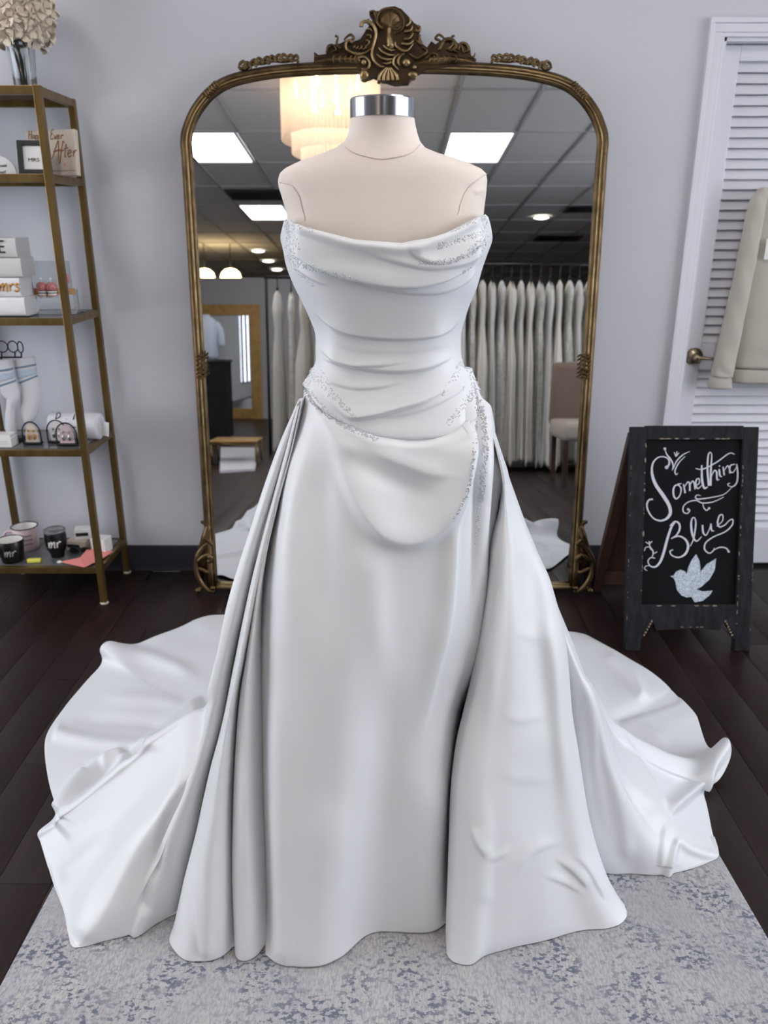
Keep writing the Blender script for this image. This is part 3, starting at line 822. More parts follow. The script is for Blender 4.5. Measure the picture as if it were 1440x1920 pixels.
lg = [guide(between(V1, L2, 0.30, end=(345, 1700)), 1.60, dy=0.07),
      guide(between(V1, L2, 0.0, end=(322, 1748)), 1.59, dy=0.025),
      guide(between(V1, L2, 0.10, end=(321, 1772)), 1.57),
      guide(between(V1, L2, 0.45, end=(350, 1800)), 1.55, dmid=-0.012),
      guide(between(V1, L2, 0.85, end=(405, 1796)), 1.555),
      guide(between(V1, L2, 1.05, end=(441, 1774)), 1.565, dy=0.028),
      guide(between(V1, L2, 0.99, end=(443, 1790)), 1.562, dy=0.012),
      guide(between(L2, FE, 0.10, end=(450, 1799)), 1.55),
      guide(between(L2, FE, 0.45, end=(464, 1800)), 1.55, dmid=-0.008),
      guide(between(L2, FE, 0.85, end=(484, 1788)), 1.56, dy=0.01),
      guide(between(L2, FE, 1.3, end=(505, 1760)), 1.58, dy=0.05)]
panel('left_overskirt', lg, 170, 260, [
    ([(452, 1400), (458, 1520), (462, 1650)], 0.004, 8, 8, .3, .2),
    ([(395, 1500), (392, 1620), (388, 1780)], 0.006, 12, 14, .4, 0),
    ([(352, 1660), (360, 1720), (372, 1790)], -0.005, 9, 9, .3, 0)], lmp=0.004, sc=(7, 7, 3))

RE = [(926, 800), (948, 868), (957, 905), (985, 985), (1012, 1045), (1030, 1085), (1046, 1145), (1055, 1200), (1062, 1304), (1073, 1396), (1086, 1498), (1104, 1590), (1132, 1650), (1172, 1706)]
RI = [(905, 760), (930, 850), (941, 920), (930, 990), (920, 1060), (910, 1150), (898, 1230), (880, 1300), (864, 1360), (856, 1430), (851, 1520), (847, 1620), (842, 1720), (838, 1784)]
rg_ = [guide(between(RI, RE, 0.10, end=(852, 1735)), 1.61, dy=0.09),
       guide(between(RI, RE, -0.03, end=(842, 1770)), 1.59, dy=0.035),
       guide(between(RI, RE, 0.02, end=(838, 1790)), 1.575, dy=0.008),
       guide(between(RI, RE, 0.10, end=(853, 1806)), 1.56),
       guide(between(RI, RE, 0.22, end=(884, 1810)), 1.55),
       guide(between(RI, RE, 0.34, end=(912, 1790)), 1.55, dmid=-0.01),
       guide(between(RI, RE, 0.48, end=(960, 1775)), 1.55, dmid=-0.012),
       guide(between(RI, RE, 0.62, end=(1025, 1764)), 1.56, dmid=-0.006),
       guide(between(RI, RE, 0.78, end=(1085, 1745)), 1.57),
       guide(between(RI, RE, 0.92, end=(1140, 1741)), 1.585, dmid=0.006),
       guide(between(RI, RE, 1.0, end=(1168, 1728)), 1.60, dy=0.015),
       guide(between(RI, RE, 1.01, end=(1173, 1704)), 1.61, dy=0.035),
       guide(between(RI, RE, 0.93, end=(1140, 1665)), 1.63, dy=0.09)]
panel('right_overskirt', rg_, 240, 320, [
    ([(940, 960), (934, 1100), (922, 1250), (915, 1400)], 0.006, 20, 16, .2, .4),
    ([(985, 1010), (1000, 1120), (1010, 1250), (1012, 1400)], -0.008, 26, 22, .2, .4),
    ([(1015, 1130), (1038, 1260), (1050, 1400), (1064, 1520)], 0.006, 14, 14, .2, .3),
    ([(884, 1548), (894, 1580), (914, 1610)], 0.005, 3, 14, .3, .3),
    ([(900, 1612), (935, 1604), (962, 1585)], 0.003, 4, 10, .4, .4),
    ([(960, 1650), (1000, 1596), (1060, 1574)], 0.0035, 5, 16, .4, .4),
    ([(1036, 1606), (1075, 1634), (1106, 1668)], 0.005, 3, 16, .4, .2),
    ([(1066, 1600), (1100, 1624), (1138, 1690)], 0.004, 4, 14, .4, .2),
    ([(1010, 1640), (1050, 1652), (1096, 1676)], 0.003, 3, 12, .4, .3),
    ([(935, 1330), (975, 1350), (1030, 1336)], 0.0016, 8, 16, .4, .4),
    ([(925, 1440), (980, 1462), (1050, 1456)], 0.0016, 8, 16, .4, .4),
    ([(960, 1180), (1000, 1196), (1040, 1188)], 0.0016, 8, 16, .4, .4),
    ([(900, 1480), (912, 1560), (905, 1700)], 0.003, 16, 16, .4, .1)], lmp=0.005, sc=(10, 8, 5))

# ---- train: one sheet that runs from the hip round the back and spreads over the floor
def polar(hem, phi_top, kind, side, hz=0.006, n=26, rk=1.0):
    h = at_z(hem[0], hem[1], hz) if len(hem) == 2 else np.array(hem, float)
    d = h[:2] - (GX, GY); rh = np.hypot(*d); ph = math.degrees(math.atan2(d[1], d[0]))
    if ph < -90: ph += 360
    R = {'L': [.150, .268, .358, .412], 'R': [.150, .285, .400, .460], 'B': [.14, .20, .28, .38]}[side]
    Zt = {'L': [1.10, .83, .585, .39], 'R': [1.10, .83, .571, .43], 'B': [1.10, .83, .58, .36]}[side]
    R = [r * rk for r in R]
    if kind == 'flat': R = [r * k for r, k in zip(R, (1, .97, .90, .86))]
    f, z = {'tent': ([.26, .56, .80, 1], [.28, .165, .07]), 'semi': ([.26, .56, .80, 1], [.22, .11, .05]), 'flat': ([.20, .48, .78, 1], [.14, .035, .018])}[kind]
    r = R + [R[3] + (rh - R[3]) * q for q in f]
    zz = Zt + z + [hz]
    out = []
    for i in range(8):
        a = math.radians(phi_top + (ph - phi_top) * min(1, (i / 6.0) ** 1.3))
        out.append([GX + r[i] * math.cos(a), GY + r[i] * math.sin(a), zz[i]])
    return smooth_path(np.array(out), n)
n8 = 26
OUT = [(560, 745), (541, 800), (517, 860), (495, 915), (475, 975), (457, 1025), (437, 1085), (415, 1162), (399, 1230), (384, 1300), (366, 1380), (350, 1440), (338, 1520), (331, 1600), (322, 1690), (318, 1730)]
C1 = [(561, 748), (520, 856), (478, 972), (440, 1082), (420, 1160), (404, 1230), (388, 1300), (364, 1400), (338, 1482), (312, 1545), (296, 1595), (284, 1645), (270, 1705), (252, 1752)]
tg = [guide(between(V1, L2, 0.20, end=(345, 1700)), 1.62, n8, dy=0.07),
      guide(between(V1, L2, 0.04, end=(336, 1706)), 1.60, n8, dy=0.02),
      guide(between(V1, C1, 0.35, end=(318, 1716)), 1.58, n8, dmid=-0.012),
      guide(between(V1, C1, 0.72, end=(288, 1733)), 1.58, n8, dmid=-0.006),
      guide(C1, 1.595, n8, dmid=0.012),
      polar((205, 1768), 199, 'tent', 'L'), polar((152, 1782), 197, 'tent', 'L'), polar((131, 1775), 195, 'tent', 'L'),
      polar((122, 1714), 193, 'tent', 'L'), polar((94, 1642), 190, 'tent', 'L'), polar((78, 1580), 187, 'tent', 'L'), polar((73, 1560), 184, 'tent', 'L', .02),
      polar((106, 1528), 180, 'semi', 'L', .012), polar((92, 1470), 174, 'flat', 'L'), polar((84, 1410), 168, 'flat', 'L'), polar((90, 1372), 164, 'flat', 'L', .012),
      polar((120, 1328), 158, 'flat', 'L'), polar((160, 1278), 151, 'flat', 'L'), polar((192, 1246), 146, 'flat', 'L'), polar((197, 1213), 142, 'flat', 'L', .05),
      polar((240, 1216), 138, 'flat', 'L'), polar((286, 1196), 132, 'flat', 'L', .012), polar((341, 1174), 126, 'flat', 'L'), polar((372, 1160), 122, 'flat', 'L', .014), polar((422, 1152), 116, 'flat', 'B')]
for a in (105, 98, 90, 82, 74):
    tg.append(polar((GX + (1.17 + 0.02 * math.sin(a)) * math.cos(math.radians(a)), GY + 1.17 * math.sin(math.radians(a)), 0.006), a, 'flat', 'B'))
tg += [polar((1068, 1185), 62, 'flat', 'B', .012), polar((1112, 1198), 54, 'flat', 'R'), polar((1190, 1241), 44, 'flat', 'R', .014), polar((1250, 1284), 35, 'flat', 'R'),
       polar((1300, 1334), 27, 'flat', 'R', .012), polar((1311, 1356), 23, 'flat', 'R'), polar((1331, 1408), 18, 'flat', 'R', .012), polar((1371, 1407), 13, 'semi', 'R', .06),
       polar((1350, 1460), 9, 'semi', 'R', .03), polar((1320, 1479), 6, 'semi', 'R', .008), polar((1325, 1510), 2, 'semi', 'R'), polar((1337, 1562), -2, 'semi', 'R'), polar((1347, 1604), -5, 'semi', 'R', .01),
       polar((1305, 1631), -7, 'semi', 'R'), polar((1240, 1644), -9, 'tent', 'R'), polar((1185, 1640), -11, 'tent', 'R'),
       polar((1152, 1642), -12, 'tent', 'R', rk=0.985), polar((1122, 1638), -11, 'tent', 'R', rk=0.93), polar((1092, 1622), -8, 'tent', 'R', rk=0.84)]
folds = [
    ([(250, 1416), (205, 1424), (166, 1448), (136, 1480), (108, 1526)], 0.030, 10, 20, .15, .02),
    ([(384, 1303), (346, 1335), (300, 1380), (244, 1426), (188, 1480), (140, 1524), (104, 1552)], 0.022, 7, 26, .1, .05),
    ([(97, 1378), (172, 1393), (262, 1402), (330, 1396)], 0.016, 9, 18, .05, .3),
    ([(197, 1214), (247, 1226), (300, 1242), (379, 1274)], 0.020, 12, 16, .0, .3),
    ([(180, 1310), (260, 1312), (350, 1318)], 0.009, 12, 16, .3, .2),
    ([(130, 1350), (210, 1352), (320, 1362)], -0.008, 12, 12, .3, .2),
    ([(150, 1450), (175, 1440), (200, 1436)], -0.012, 10, 10, .3, .3),
    ([(390, 1290), (364, 1400), (338, 1482), (312, 1545), (297, 1590), (284, 1645), (266, 1715)], -0.016, 9, 11, .1, .05),
    ([(290, 1622), (272, 1690), (250, 1752)], 0.012, 4, 22, .25, .0),
    ([(200, 1560), (160, 1610), (110, 1650)], 0.006, 14, 14, .3, .2),
    ([(280, 1500), (230, 1590), (170, 1690), (150, 1770)], 0.009, 24, 24, .3, .1),
    ([(345, 1400), (250, 1500), (150, 1600)], -0.006, 26, 26, .3, .3),
    # right side
    ([(1140, 1342), (1176, 1400), (1210, 1456), (1244, 1520)], 0.010, 22, 8, .5, .1),
    ([(1372, 1406), (1340, 1440), (1310, 1478), (1284, 1500), (1250, 1528)], 0.032, 18, 6, .0, .1),
    ([(1248, 1540), (1240, 1580), (1238, 1625)], 0.008, 4, 22, .3, .05),
    ([(1262, 1560), (1290, 1590), (1340, 1606)], 0.008, 8, 10, .3, .0),
    ([(1270, 1570), (1258, 1600), (1250, 1640)], 0.012, 6, 8, .2, .0),
    ([(1276, 1302), (1230, 1318), (1170, 1340), (1140, 1346)], -0.016, 12, 10, .1, .2),
    ([(1130, 1225), (1170, 1255), (1195, 1290), (1205, 1316)], 0.016, 8, 12, .2, .1),
    ([(1160, 1352), (1210, 1372), (1260, 1398)], 0.010, 12, 10, .2, .3),
    ([(1090, 1290), (1102, 1380), (1112, 1480), (1132, 1590)], -0.004, 12, 12, .3, .2),
    ([(1100, 1260), (1128, 1360), (1146, 1450), (1166, 1540), (1180, 1620)], 0.010, 16, 16, .1, .1),
]
# dense columns where the sheet is seen from the front
ng = len(tg)
uu = np.concatenate([np.linspace(0, 24, 420), np.linspace(24, 30, 60)[1:-1], np.linspace(30, ng - 1, 320)])
tr_ob, TRG = panel('train', tg, len(uu), 300, folds, lmp=0.006, sc=(6, 6, 6), u=uu, soft=17)

# ---- pearl beads sewn along the folds
SURF = [(BG, normals(BG)), (SG, normals(SG))]
Vs = np.concatenate([g[0].reshape(-1, 3) for g in SURF]); Ns = np.concatenate([toward(g[0], g[1]).reshape(-1, 3) for g in SURF])
Qs = proj(Vs); dep = Vs[:, 1]
keep = dep < GY + 0.03
Vs, Ns, Qs = Vs[keep], Ns[keep], Qs[keep]
kd = KDTree(len(Vs))
for i, q in enumerate(Qs): kd.insert((q[0], q[1], 0), i)
kd.balance()
OCT_V = np.array([[1, 0, 0], [-1, 0, 0], [0, 1, 0], [0, -1, 0], [0, 0, 1], [0, 0, -1]], float)
bmx = bmesh.new(); bmesh.ops.create_icosphere(bmx, subdivisions=1, radius=1.0)
ICO_V = np.array([v.co[:] for v in bmx.verts]); bmx.verts.index_update(); ICO_F = np.array([[v.index for v in f.verts] for f in bmx.faces]); bmx.free()
def beads(name, bands):
    V = []; F = []; n = 0
    for pts, cnt, w0, w1, pw in bands:
        P = smooth_path(np.array(pts, float), 60)
        for _ in range(cnt):
            f = RNG.random() ** pw; k = f * 59; i = min(int(k), 58)
            p = P[i] + (P[i + 1] - P[i]) * (k - i); d = P[i + 1] - P[i]; d /= np.linalg.norm(d) + 1e-9
            w = w0 + (w1 - w0) * f
            q = p + np.array([-d[1], d[0]]) * w * (RNG.random() - 0.5) * 2
            _, j, dd = kd.find((q[0], q[1], 0))
            if dd > 6: continue
            r = 0.0016 * (0.75 + 0.5 * RNG.random())
            V.append(ICO_V * r + Vs[j] + Ns[j] * r * 0.7 + (RNG.random(3) - 0.5) * 0.001); F.append(ICO_F + n); n += len(ICO_V)
    o = add(name, np.concatenate(V), np.concatenate(F), M_bead, gown); return tag(o, kind='stuff')
beads('pearl_beadwork', [
    # bodice, left
    ([(540, 412), (541, 440), (542, 466), (552, 480)], 260, 4, 7, 1.0), ([(548, 414), (562, 424), (590, 434)], 90, 9, 2, 1.3), ([(546, 425), (552, 450), (556, 470)], 150, 9, 8, 1.0),
    ([(542, 476), (560, 492), (592, 504), (630, 514), (672, 524)], 380, 10, 1.5, 1.7), ([(544, 484), (556, 505), (575, 524), (590, 536)], 110, 4, 2, 1.2),
    # bodice, right
    ([(906, 404), (890, 412), (868, 424), (846, 436)], 200, 8, 2, 1.3), ([(907, 410), (906, 422), (900, 432)], 90, 6, 4, 1.0),
    ([(912, 436), (890, 442), (862, 450), (836, 458), (818, 462)], 260, 4, 6, 1.2), ([(908, 448), (888, 468), (858, 486), (820, 492), (784, 494)], 380, 7, 3, 1.3),
    ([(912, 440), (904, 470), (884, 498), (862, 514)], 120, 3, 1.5, 1.2),
    # left hip
    ([(592, 694), (582, 712), (574, 728)], 170, 9, 8, 1.0), ([(572, 726), (590, 752), (618, 778), (652, 800), (708, 826)], 560, 10, 2.5, 1.5),
    ([(596, 700), (615, 730), (640, 760), (668, 780)], 330, 12, 3, 1.2), ([(570, 722), (563, 734)], 40, 4, 3, 1.0),
    # right hip
    ([(862, 676), (874, 690), (884, 712), (894, 728)], 220, 6, 8, 1.0), ([(862, 684), (852, 706), (836, 730), (828, 742)], 130, 7, 3, 1.2),
    ([(892, 722), (878, 746), (858, 774), (836, 796)], 240, 9, 5, 1.2),
    ([(893, 730), (893, 790), (889, 850), (880, 910), (866, 945), (851, 972)], 260, 4, 1.5, 1.3), ([(896, 730), (904, 775), (910, 830), (907, 890), (902, 940)], 330, 5, 5, 1.0),
    ([(904, 880), (900, 930), (895, 980), (891, 1020)], 80, 4, 1.5, 1.2)])

# ================================================================ THE LEANING MIRROR
mir = root('floor_mirror', (MO[0], MO[1], 0.0), 'tall arched mirror in an ornate bronze frame leaning on the wall behind the gown', 'mirror')
M_ARCH = [(-0.735, 0.03), (-0.735, 1.60)]
def arch(dw, n=90, v0=0.03):
    """outline of the frame, dw inside the centre line"""
    a = 0.735 - dw
    R = [mirror_uv(*p) for p in ((359, 262), (366, 232), (380, 203), (405, 173), (440, 152), (498, 138), (560, 131), (640, 127), (740, 125))]
    L = np.array([[-0.735, v0], [-0.735, 0.6], [-0.735, 1.2], [-0.735, 1.62]] + [[(r[0] + 0.0), r[1]] for r in R])
    L[4:, 0] = -0.735 * (L[4:, 0] - L[-1, 0]) / (L[4, 0] - L[-1, 0])
    L = smooth_path(L, n)
    t = np.gradient(L, axis=0); t /= np.linalg.norm(t, axis=1, keepdims=True)
    L = L + np.stack([t[:, 1], -t[:, 0]], 1) * dw
    L[-1, 0] = 0
    return np.vstack([L, (L * (-1, 1))[::-1][1:]])
def uvw(A, w): return np.array([muv(a[0], a[1], w) for a in A])
g = arch(0.012)
gl = np.vstack([g])
mb = MB(); mb.prism(uvw(gl, -0.004), MN * 0.003); flat_shade(mb.build('mirror_glass', M_mirror, mir))
mb = MB(); mb.prism(uvw(arch(-0.004), -0.024), MN * 0.018); flat_shade(mb.build('backing_board', M_brownw, mir))
fr = MB()
fr.tube(uvw(arch(-0.004), 0.006), 0.0125, 10).tube(uvw(arch(0.013), 0.008), 0.0065, 8).tube(uvw(arch(-0.015), -0.004), 0.007, 8)
frm = fr.build('frame', M_bronze, mir)
hi = MB().tube(uvw(arch(0.0045), 0.0135), 0.0036, 8); hi.build('frame_bead', M_gilt, mir)
br = MB().tube([muv(-0.735, 0.035, 0.004), muv(0.735, 0.035, 0.004)], 0.0115, 10).tube([muv(-0.735, 0.048, 0.006), muv(0.735, 0.048, 0.006)], 0.006, 8)
br.build('bottom_rail', M_gilt, mir)
def P3(px, py, w=0.0):
    u, v = mirror_uv(px, py); return muv(u, v, w)
PXM = 0.00188
CREST_W = 0.0
def scroll(mb, pts, r, w=0.014, n=None, taper=True, nn=8):
    w = w + CREST_W
    n = n or max(14, len(pts) * 5)
    P = smooth_path(np.array([P3(x, y, w) for x, y in pts]), n)
    R = np.interp(np.linspace(0, 1, n), np.linspace(0, 1, len(r)), r) * PXM if not np.isscalar(r) else np.full(n, r * PXM)
    mb.tube(P, R, nn)
def blob(mb, px, py, rx, ry, w=0.012, d=0.012):
    mb.ball(P3(px, py, w + CREST_W), (rx * PXM, d, ry * PXM), 12, 8)
def plate(mb, pts, w0, d):
    mb.prism(np.array([P3(x, y, w0) for x, y in pts]), MN * d)
c4 = lambda x, y: (660 + x / 9.0, y / 9.0)
c7 = lambda x, y: (580 + x / 8.0, 20 + y / 8.0)
# crest: solid ground plate, then the carved scrolls on it
crest = MB()
plate(crest, [(589, 122), (590, 100), (598, 106), (612, 104), (614, 92), (628, 86), (640, 84), (650, 78), (660, 82), (676, 76), (686, 60), (700, 40), (694, 33), (692, 26), (702, 24), (712, 24), (722, 17), (740, 15), (752, 20), (764, 32), (776, 46),
              (788, 54), (786, 66), (783, 72), (790, 84), (800, 92), (808, 80), (816, 86), (830, 76), (848, 74), (858, 84), (872, 84), (881, 96), (882, 106), (892, 114), (890, 122), (850, 128), (800, 132), (778, 142), (766, 158), (740, 160), (716, 152), (700, 146), (690, 150), (678, 140), (668, 128), (620, 126)], -0.004, 0.022)
CREST_W = 0.013
cr = flat_shade(crest.build('crest', M_dbronze, mir))
ca_ = MB()
scroll(ca_, [c4(160, 500), c4(165, 445), c4(225, 412), c4(310, 432), c4(385, 510), c4(408, 620), c4(380, 750), c4(345, 870), c4(342, 980), c4(385, 1085), c4(470, 1158), c4(545, 1165)], [4.0, 3.2, 3.0, 3.2, 3.2, 2.8, 2.6, 2.6, 2.6, 2.4, 2.0, 1.0], 0.018)
scroll(ca_, [c7(650, 515), c7(610, 487), c7(565, 510), c7(553, 565), c7(580, 630), c7(660, 672), c7(750, 688), c7(850, 665), c7(945, 595)], [3.0, 2.6, 2.4, 2.4, 2.4, 2.3, 2.2, 1.8, 1.0], 0.017)
for a, b, c in (((660, 590), (680, 575), (690, 555)), ((700, 605), (730, 585), (740, 560)), ((745, 620), (785, 590), (785, 555)), ((800, 620), (850, 590), (850, 550)), ((870, 560), (905, 500), (850, 470)), ((860, 400), (915, 405), (925, 445)), ((840, 325), (905, 305), (945, 345))):
    scroll(ca_, [c7(*a), c7(*b), c7(*c)], [0.8, 1.7, 0.8], 0.013)
ca_.build('scrollwork', M_gilt, cr)
sh = MB()
scroll(sh, [c4(520, 525), c4(455, 470), c4(420, 390), c4(440, 290), c4(520, 212), c4(620, 196), c4(730, 215), c4(820, 285), c4(868, 370), c4(868, 470), c4(820, 560), c4(720, 605)], [3.6, 2.8, 2.4, 2.2, 2.0, 1.8, 1.8, 1.8, 1.8, 1.8, 1.6, 1.0], 0.018)
for x, y in ((500, 420), (520, 310), (600, 250), (690, 240), (780, 300), (830, 380), (830, 480), (780, 555)):
    scroll(sh, [c4(640, 500), c4((640 + x) / 2, (500 + y) / 2), c4(x, y)], [1.2, 1.5, 0.7], 0.012, taper=True)
blob(sh, *c4(650, 400), 23, 22, 0.002, 0.010)
sh.build('shell', M_bronze, cr)
nk = MB()
scroll(nk, [c4(630, 500), c4(620, 600), c4(630, 700), c4(650, 800), c4(660, 860)], [4.5, 4.5, 6.5, 8.0, 5.0], 0.006)
nk.build('shell_stem', M_gilt, cr)
fe = MB()
for pts in ([(965, 340), (975, 420), (915, 490)], [(1015, 480), (985, 555), (885, 575)], [(1030, 600), (965, 690), (880, 695)], [(1035, 720), (960, 785), (830, 775)], [(730, 745), (740, 810), (830, 885), (935, 890), (1035, 770)],
            [(450, 840), (520, 920), (630, 968), (720, 965)], [(420, 955), (500, 1020), (610, 1042), (700, 1035)], [(530, 800), (590, 860), (660, 888), (720, 880)], [(520, 1100), (590, 1112), (660, 1085)],
            [(800, 950), (715, 1010), (700, 1120), (785, 1215)], [(880, 940), (795, 1005), (780, 1090), (800, 1150)]):
    scroll(fe, [c4(*p) for p in pts], [1.0, 2.1, 2.1, 0.8][:max(2, len(pts))], 0.015)
for x in (470, 540, 610, 680, 750):
    scroll(fe, [c4(620 + (x - 620) * 0.25, 1160), c4(x, 1290), c4(x + (x - 610) * 0.12, 1385)], [1.2, 3.4, 3.6], 0.008)
blob(fe, *c4(915, 1085), 8, 7, 0.012, 0.012); blob(fe, *c4(1050, 1170), 4, 4, 0.012, 0.008); blob(fe, *c4(1020, 1280), 9, 6, 0.004, 0.01)
blob(fe, *c4(205, 1085), 5, 5, 0.012, 0.008); blob(fe, *c4(210, 1280), 9, 9, 0.006, 0.011)
scroll(fe, [c4(100, 1000), c4(220, 1000), c4(300, 1090), c4(260, 1200), c4(160, 1190)], [2.2, 2.6, 2.6, 2.2, 1.2], 0.012)
fe.build('feather_leaf', M_gilt, cr)
# long leaves to both sides of the shell, and the curled tips
for s_ in (-1, 1):
    X = lambda x: 740 + s_ * (740 - x)
    sd = MB()
    scroll(sd, [(X(676), 116), (X(640), 114), (X(612), 116), (X(591), 119)], [8, 7, 5, 1.5], 0.002)
    for x in (628, 640, 650, 660, 668): scroll(sd, [(X(x), 108), (X(x - 3), 114), (X(x), 122)], [0.8, 1.6, 0.8], 0.016)
    sd.build('side_leaf', M_bronze, cr); sd = MB()
    scroll(sd, [(X(612), 103), (X(616), 90), (X(626), 89), (X(631), 97), (X(622), 102)], [1.2, 1.8, 2.0, 1.8, 1.2], 0.012)
    scroll(sd, [(X(640), 95), (X(632), 86), (X(634), 74), (X(629), 71)], [3.4, 2.6, 1.8, 2.2], 0.010)
    scroll(sd, [(X(655), 80), (X(664), 76), (X(658), 69), (X(650), 74), (X(646), 79)], [2.0, 2.6, 2.4, 2.0, 1.6], 0.010)
    sd.build('side_leaf', M_bronze, cr); sd = MB()
    tips = ([([(X(700), 50), (X(706), 40), (X(702), 26), (X(693), 27)], [4.0, 3.4, 2.6, 2.6]), ([(X(691), 39), (X(690), 46), (X(696), 50)], [1.4, 2.2, 3.0])] if s_ < 0 else [([(778, 60), (784, 62), (787, 56), (783, 51)], [3.4, 3.0, 2.6, 1.6]), ([(780, 78), (789, 86), (786, 74), (788, 69)], [2.6, 3.4, 2.4, 1.4])])
    tips.append(([(X(590), 103), (X(594), 110), (X(604), 109)], [1.4, 1.8, 1.2]))
    for tp, tr in tips:
        sd = MB(); scroll(sd, tp, tr, 0.007); sd.build('leaf_tip', M_bronze, cr)
sd = MB()
scroll(sd, [(822, 98), (832, 80), (846, 78), (854, 90), (846, 98), (836, 94)], [2.6, 3.4, 3.4, 3.2, 2.6, 1.6], 0.010)
scroll(sd, [(858, 98), (862, 86), (872, 86), (878, 96), (870, 102)], [2, 2.8, 2.8, 2.8, 1.6], 0.010)
sd.build('leaf_curl', M_bronze, cr)
fl2 = MB()
scroll(fl2, [(768, 104), (780, 112), (794, 106), (800, 98), (792, 92)], [1.6, 3.4, 3.6, 2.8, 1.4], 0.010)
scroll(fl2, [(776, 122), (800, 119), (830, 117), (862, 116), (888, 120)], [3, 6, 7, 6, 2], 0.002)
scroll(fl2, [(800, 114), (808, 104), (818, 106), (820, 114)], [1.4, 2.6, 2.6, 1.6], 0.012)
fl2.build('leaf_curl', M_bronze, cr)
CREST_W = 0.0
# small separate garlands beside the crest
for X in (lambda x: x, lambda x: 1481 - x):
    a_ = MB()
    scroll(a_, [(447, 126), (453, 130), (463, 128), (476, 120), (494, 119), (512, 114), (530, 115), (557, 114)], [2, 3.2, 3.4, 3.4, 3.6, 3.8, 4, 2], 0.006, 40)
    for (x, y, k) in ((455, 120, 1), (466, 122, -1), (476, 117, 1), (488, 114, -1), (500, 112, 1), (512, 110, -1), (522, 108, 1), (534, 107, -1), (544, 108, 1), (554, 109, 1)):
        pts = [(x - 6 * k, y + 9), (x - 4 * k, y + 1), (x + 2 * k, y - 3), (x + 5 * k, y + 1), (x + 3 * k, y + 6), (x - 1 * k, y + 4)]
        scroll(a_, pts, [1.6, 2.8, 3.0, 2.8, 2.2, 1.2], 0.011)
        scroll(a_, [(x, y + 4), (x + 5 * k, y + 9), (x + 8 * k, y + 7)], [1.4, 2.2, 1.0], 0.012)
    if X(447) != 447:
        mid = MO + np.array([mirror_uv(740.5, 120)[0], 0, 0]); a_.v = [(v - mid) * (-1, 1, 1) + mid for v in a_.v]
    a_.build('garland', M_bronze, mir)
# clasps on the corners and the sides
def clasp(px, py, ang, k=1.0):
    a_ = MB(); c, s = math.cos(ang), math.sin(ang)
    rt = lambda a, b: (px + (a * c - b * s) * k, py + (a * s + b * c) * k)
    scroll(a_, [rt(-20, 0), rt(-8, 0), rt(8, 0), rt(20, 0)], [4, 8, 8, 4], 0.008, 14)
    for a in (-16, -10, -3, 4, 11, 17):
        scroll(a_, [rt(a - 3, -8), rt(a + 2, -3), rt(a - 1, 4), rt(a + 3, 9)], [1.6, 2.4, 2.2, 1.6], 0.020)
    blob(a_, *rt(-21, -2), 3.6, 3.6, 0.012, 0.009); blob(a_, *rt(21, 2), 3.6, 3.6, 0.012, 0.009)
    a_.build('clasp', M_bronze, mir)
clasp(398, 170, math.radians(-45), 0.85); clasp(1083, 171, math.radians(45), 0.85)
clasp(380, 684, math.radians(88), 1.15); clasp(1095, 686, math.radians(92), 1.15)
# scrolled feet
for s_ in (-1, 1):
    c5 = (lambda x, y: (340 + x / 10.667, 960 + y / 10.667)) if s_ < 0 else (lambda x, y: (1478 - 340 - x / 10.667 + 0, 960 + y / 10.667))
    f_ = MB()
    scroll(f_, [c5(640, 560), c5(500, 640), c5(370, 800), c5(310, 960), c5(310, 1150), c5(370, 1330), c5(470, 1470), c5(580, 1560), c5(680, 1560)], [3.62, 5.8, 6.38, 6.38, 6.38, 6.38, 6.38, 6.38, 4.93], 0.010, 40)
    scroll(f_, [c5(400, 200), c5(450, 190), c5(520, 230), c5(540, 320), c5(500, 480), c5(430, 640), c5(350, 800)], [3.19, 3.77, 5.22, 8.7, 10.15, 7.25, 3.62], 0.006, 30)
    scroll(f_, [c5(640, 640), c5(560, 560), c5(500, 500), c5(470, 420)], [3.62, 4.93, 4.35, 2.17], 0.014)
    scroll(f_, [c5(340, 980), c5(420, 900), c5(520, 840), c5(600, 880), c5(600, 960), c5(530, 960)], [4.35, 5.8, 5.8, 5.8, 4.93, 3.48], 0.014)
    scroll(f_, [c5(320, 1100), c5(420, 1130), c5(520, 1180), c5(620, 1180)], [4.35, 5.22, 5.22, 3.48], 0.010)
    scroll(f_, [c5(560, 1540), c5(450, 1510), c5(350, 1550)], [4, 4.5, 5], 0.002)
    scroll(f_, [c5(520, 330), c5(490, 240), c5(420, 195)], [5, 4.5, 3.2], 0.006)
    blob(f_, *c5(580, 870), 5, 5, 0.018, 0.010); blob(f_, *c5(650, 1490), 6.5, 5.5, 0.016, 0.012)
    blob(f_, *c5(345, 1555), 7.5, 6.5, 0.004, 0.014)
    plate(f_, [c5(660, 330), c5(540, 300), c5(470, 420), c5(400, 700), c5(320, 850), c5(300, 1050), c5(340, 1250), c5(440, 1420), c5(470, 1230), c5(660, 1200)], -0.006, 0.010)
    f_.build('scroll_foot', M_bronze, mir)

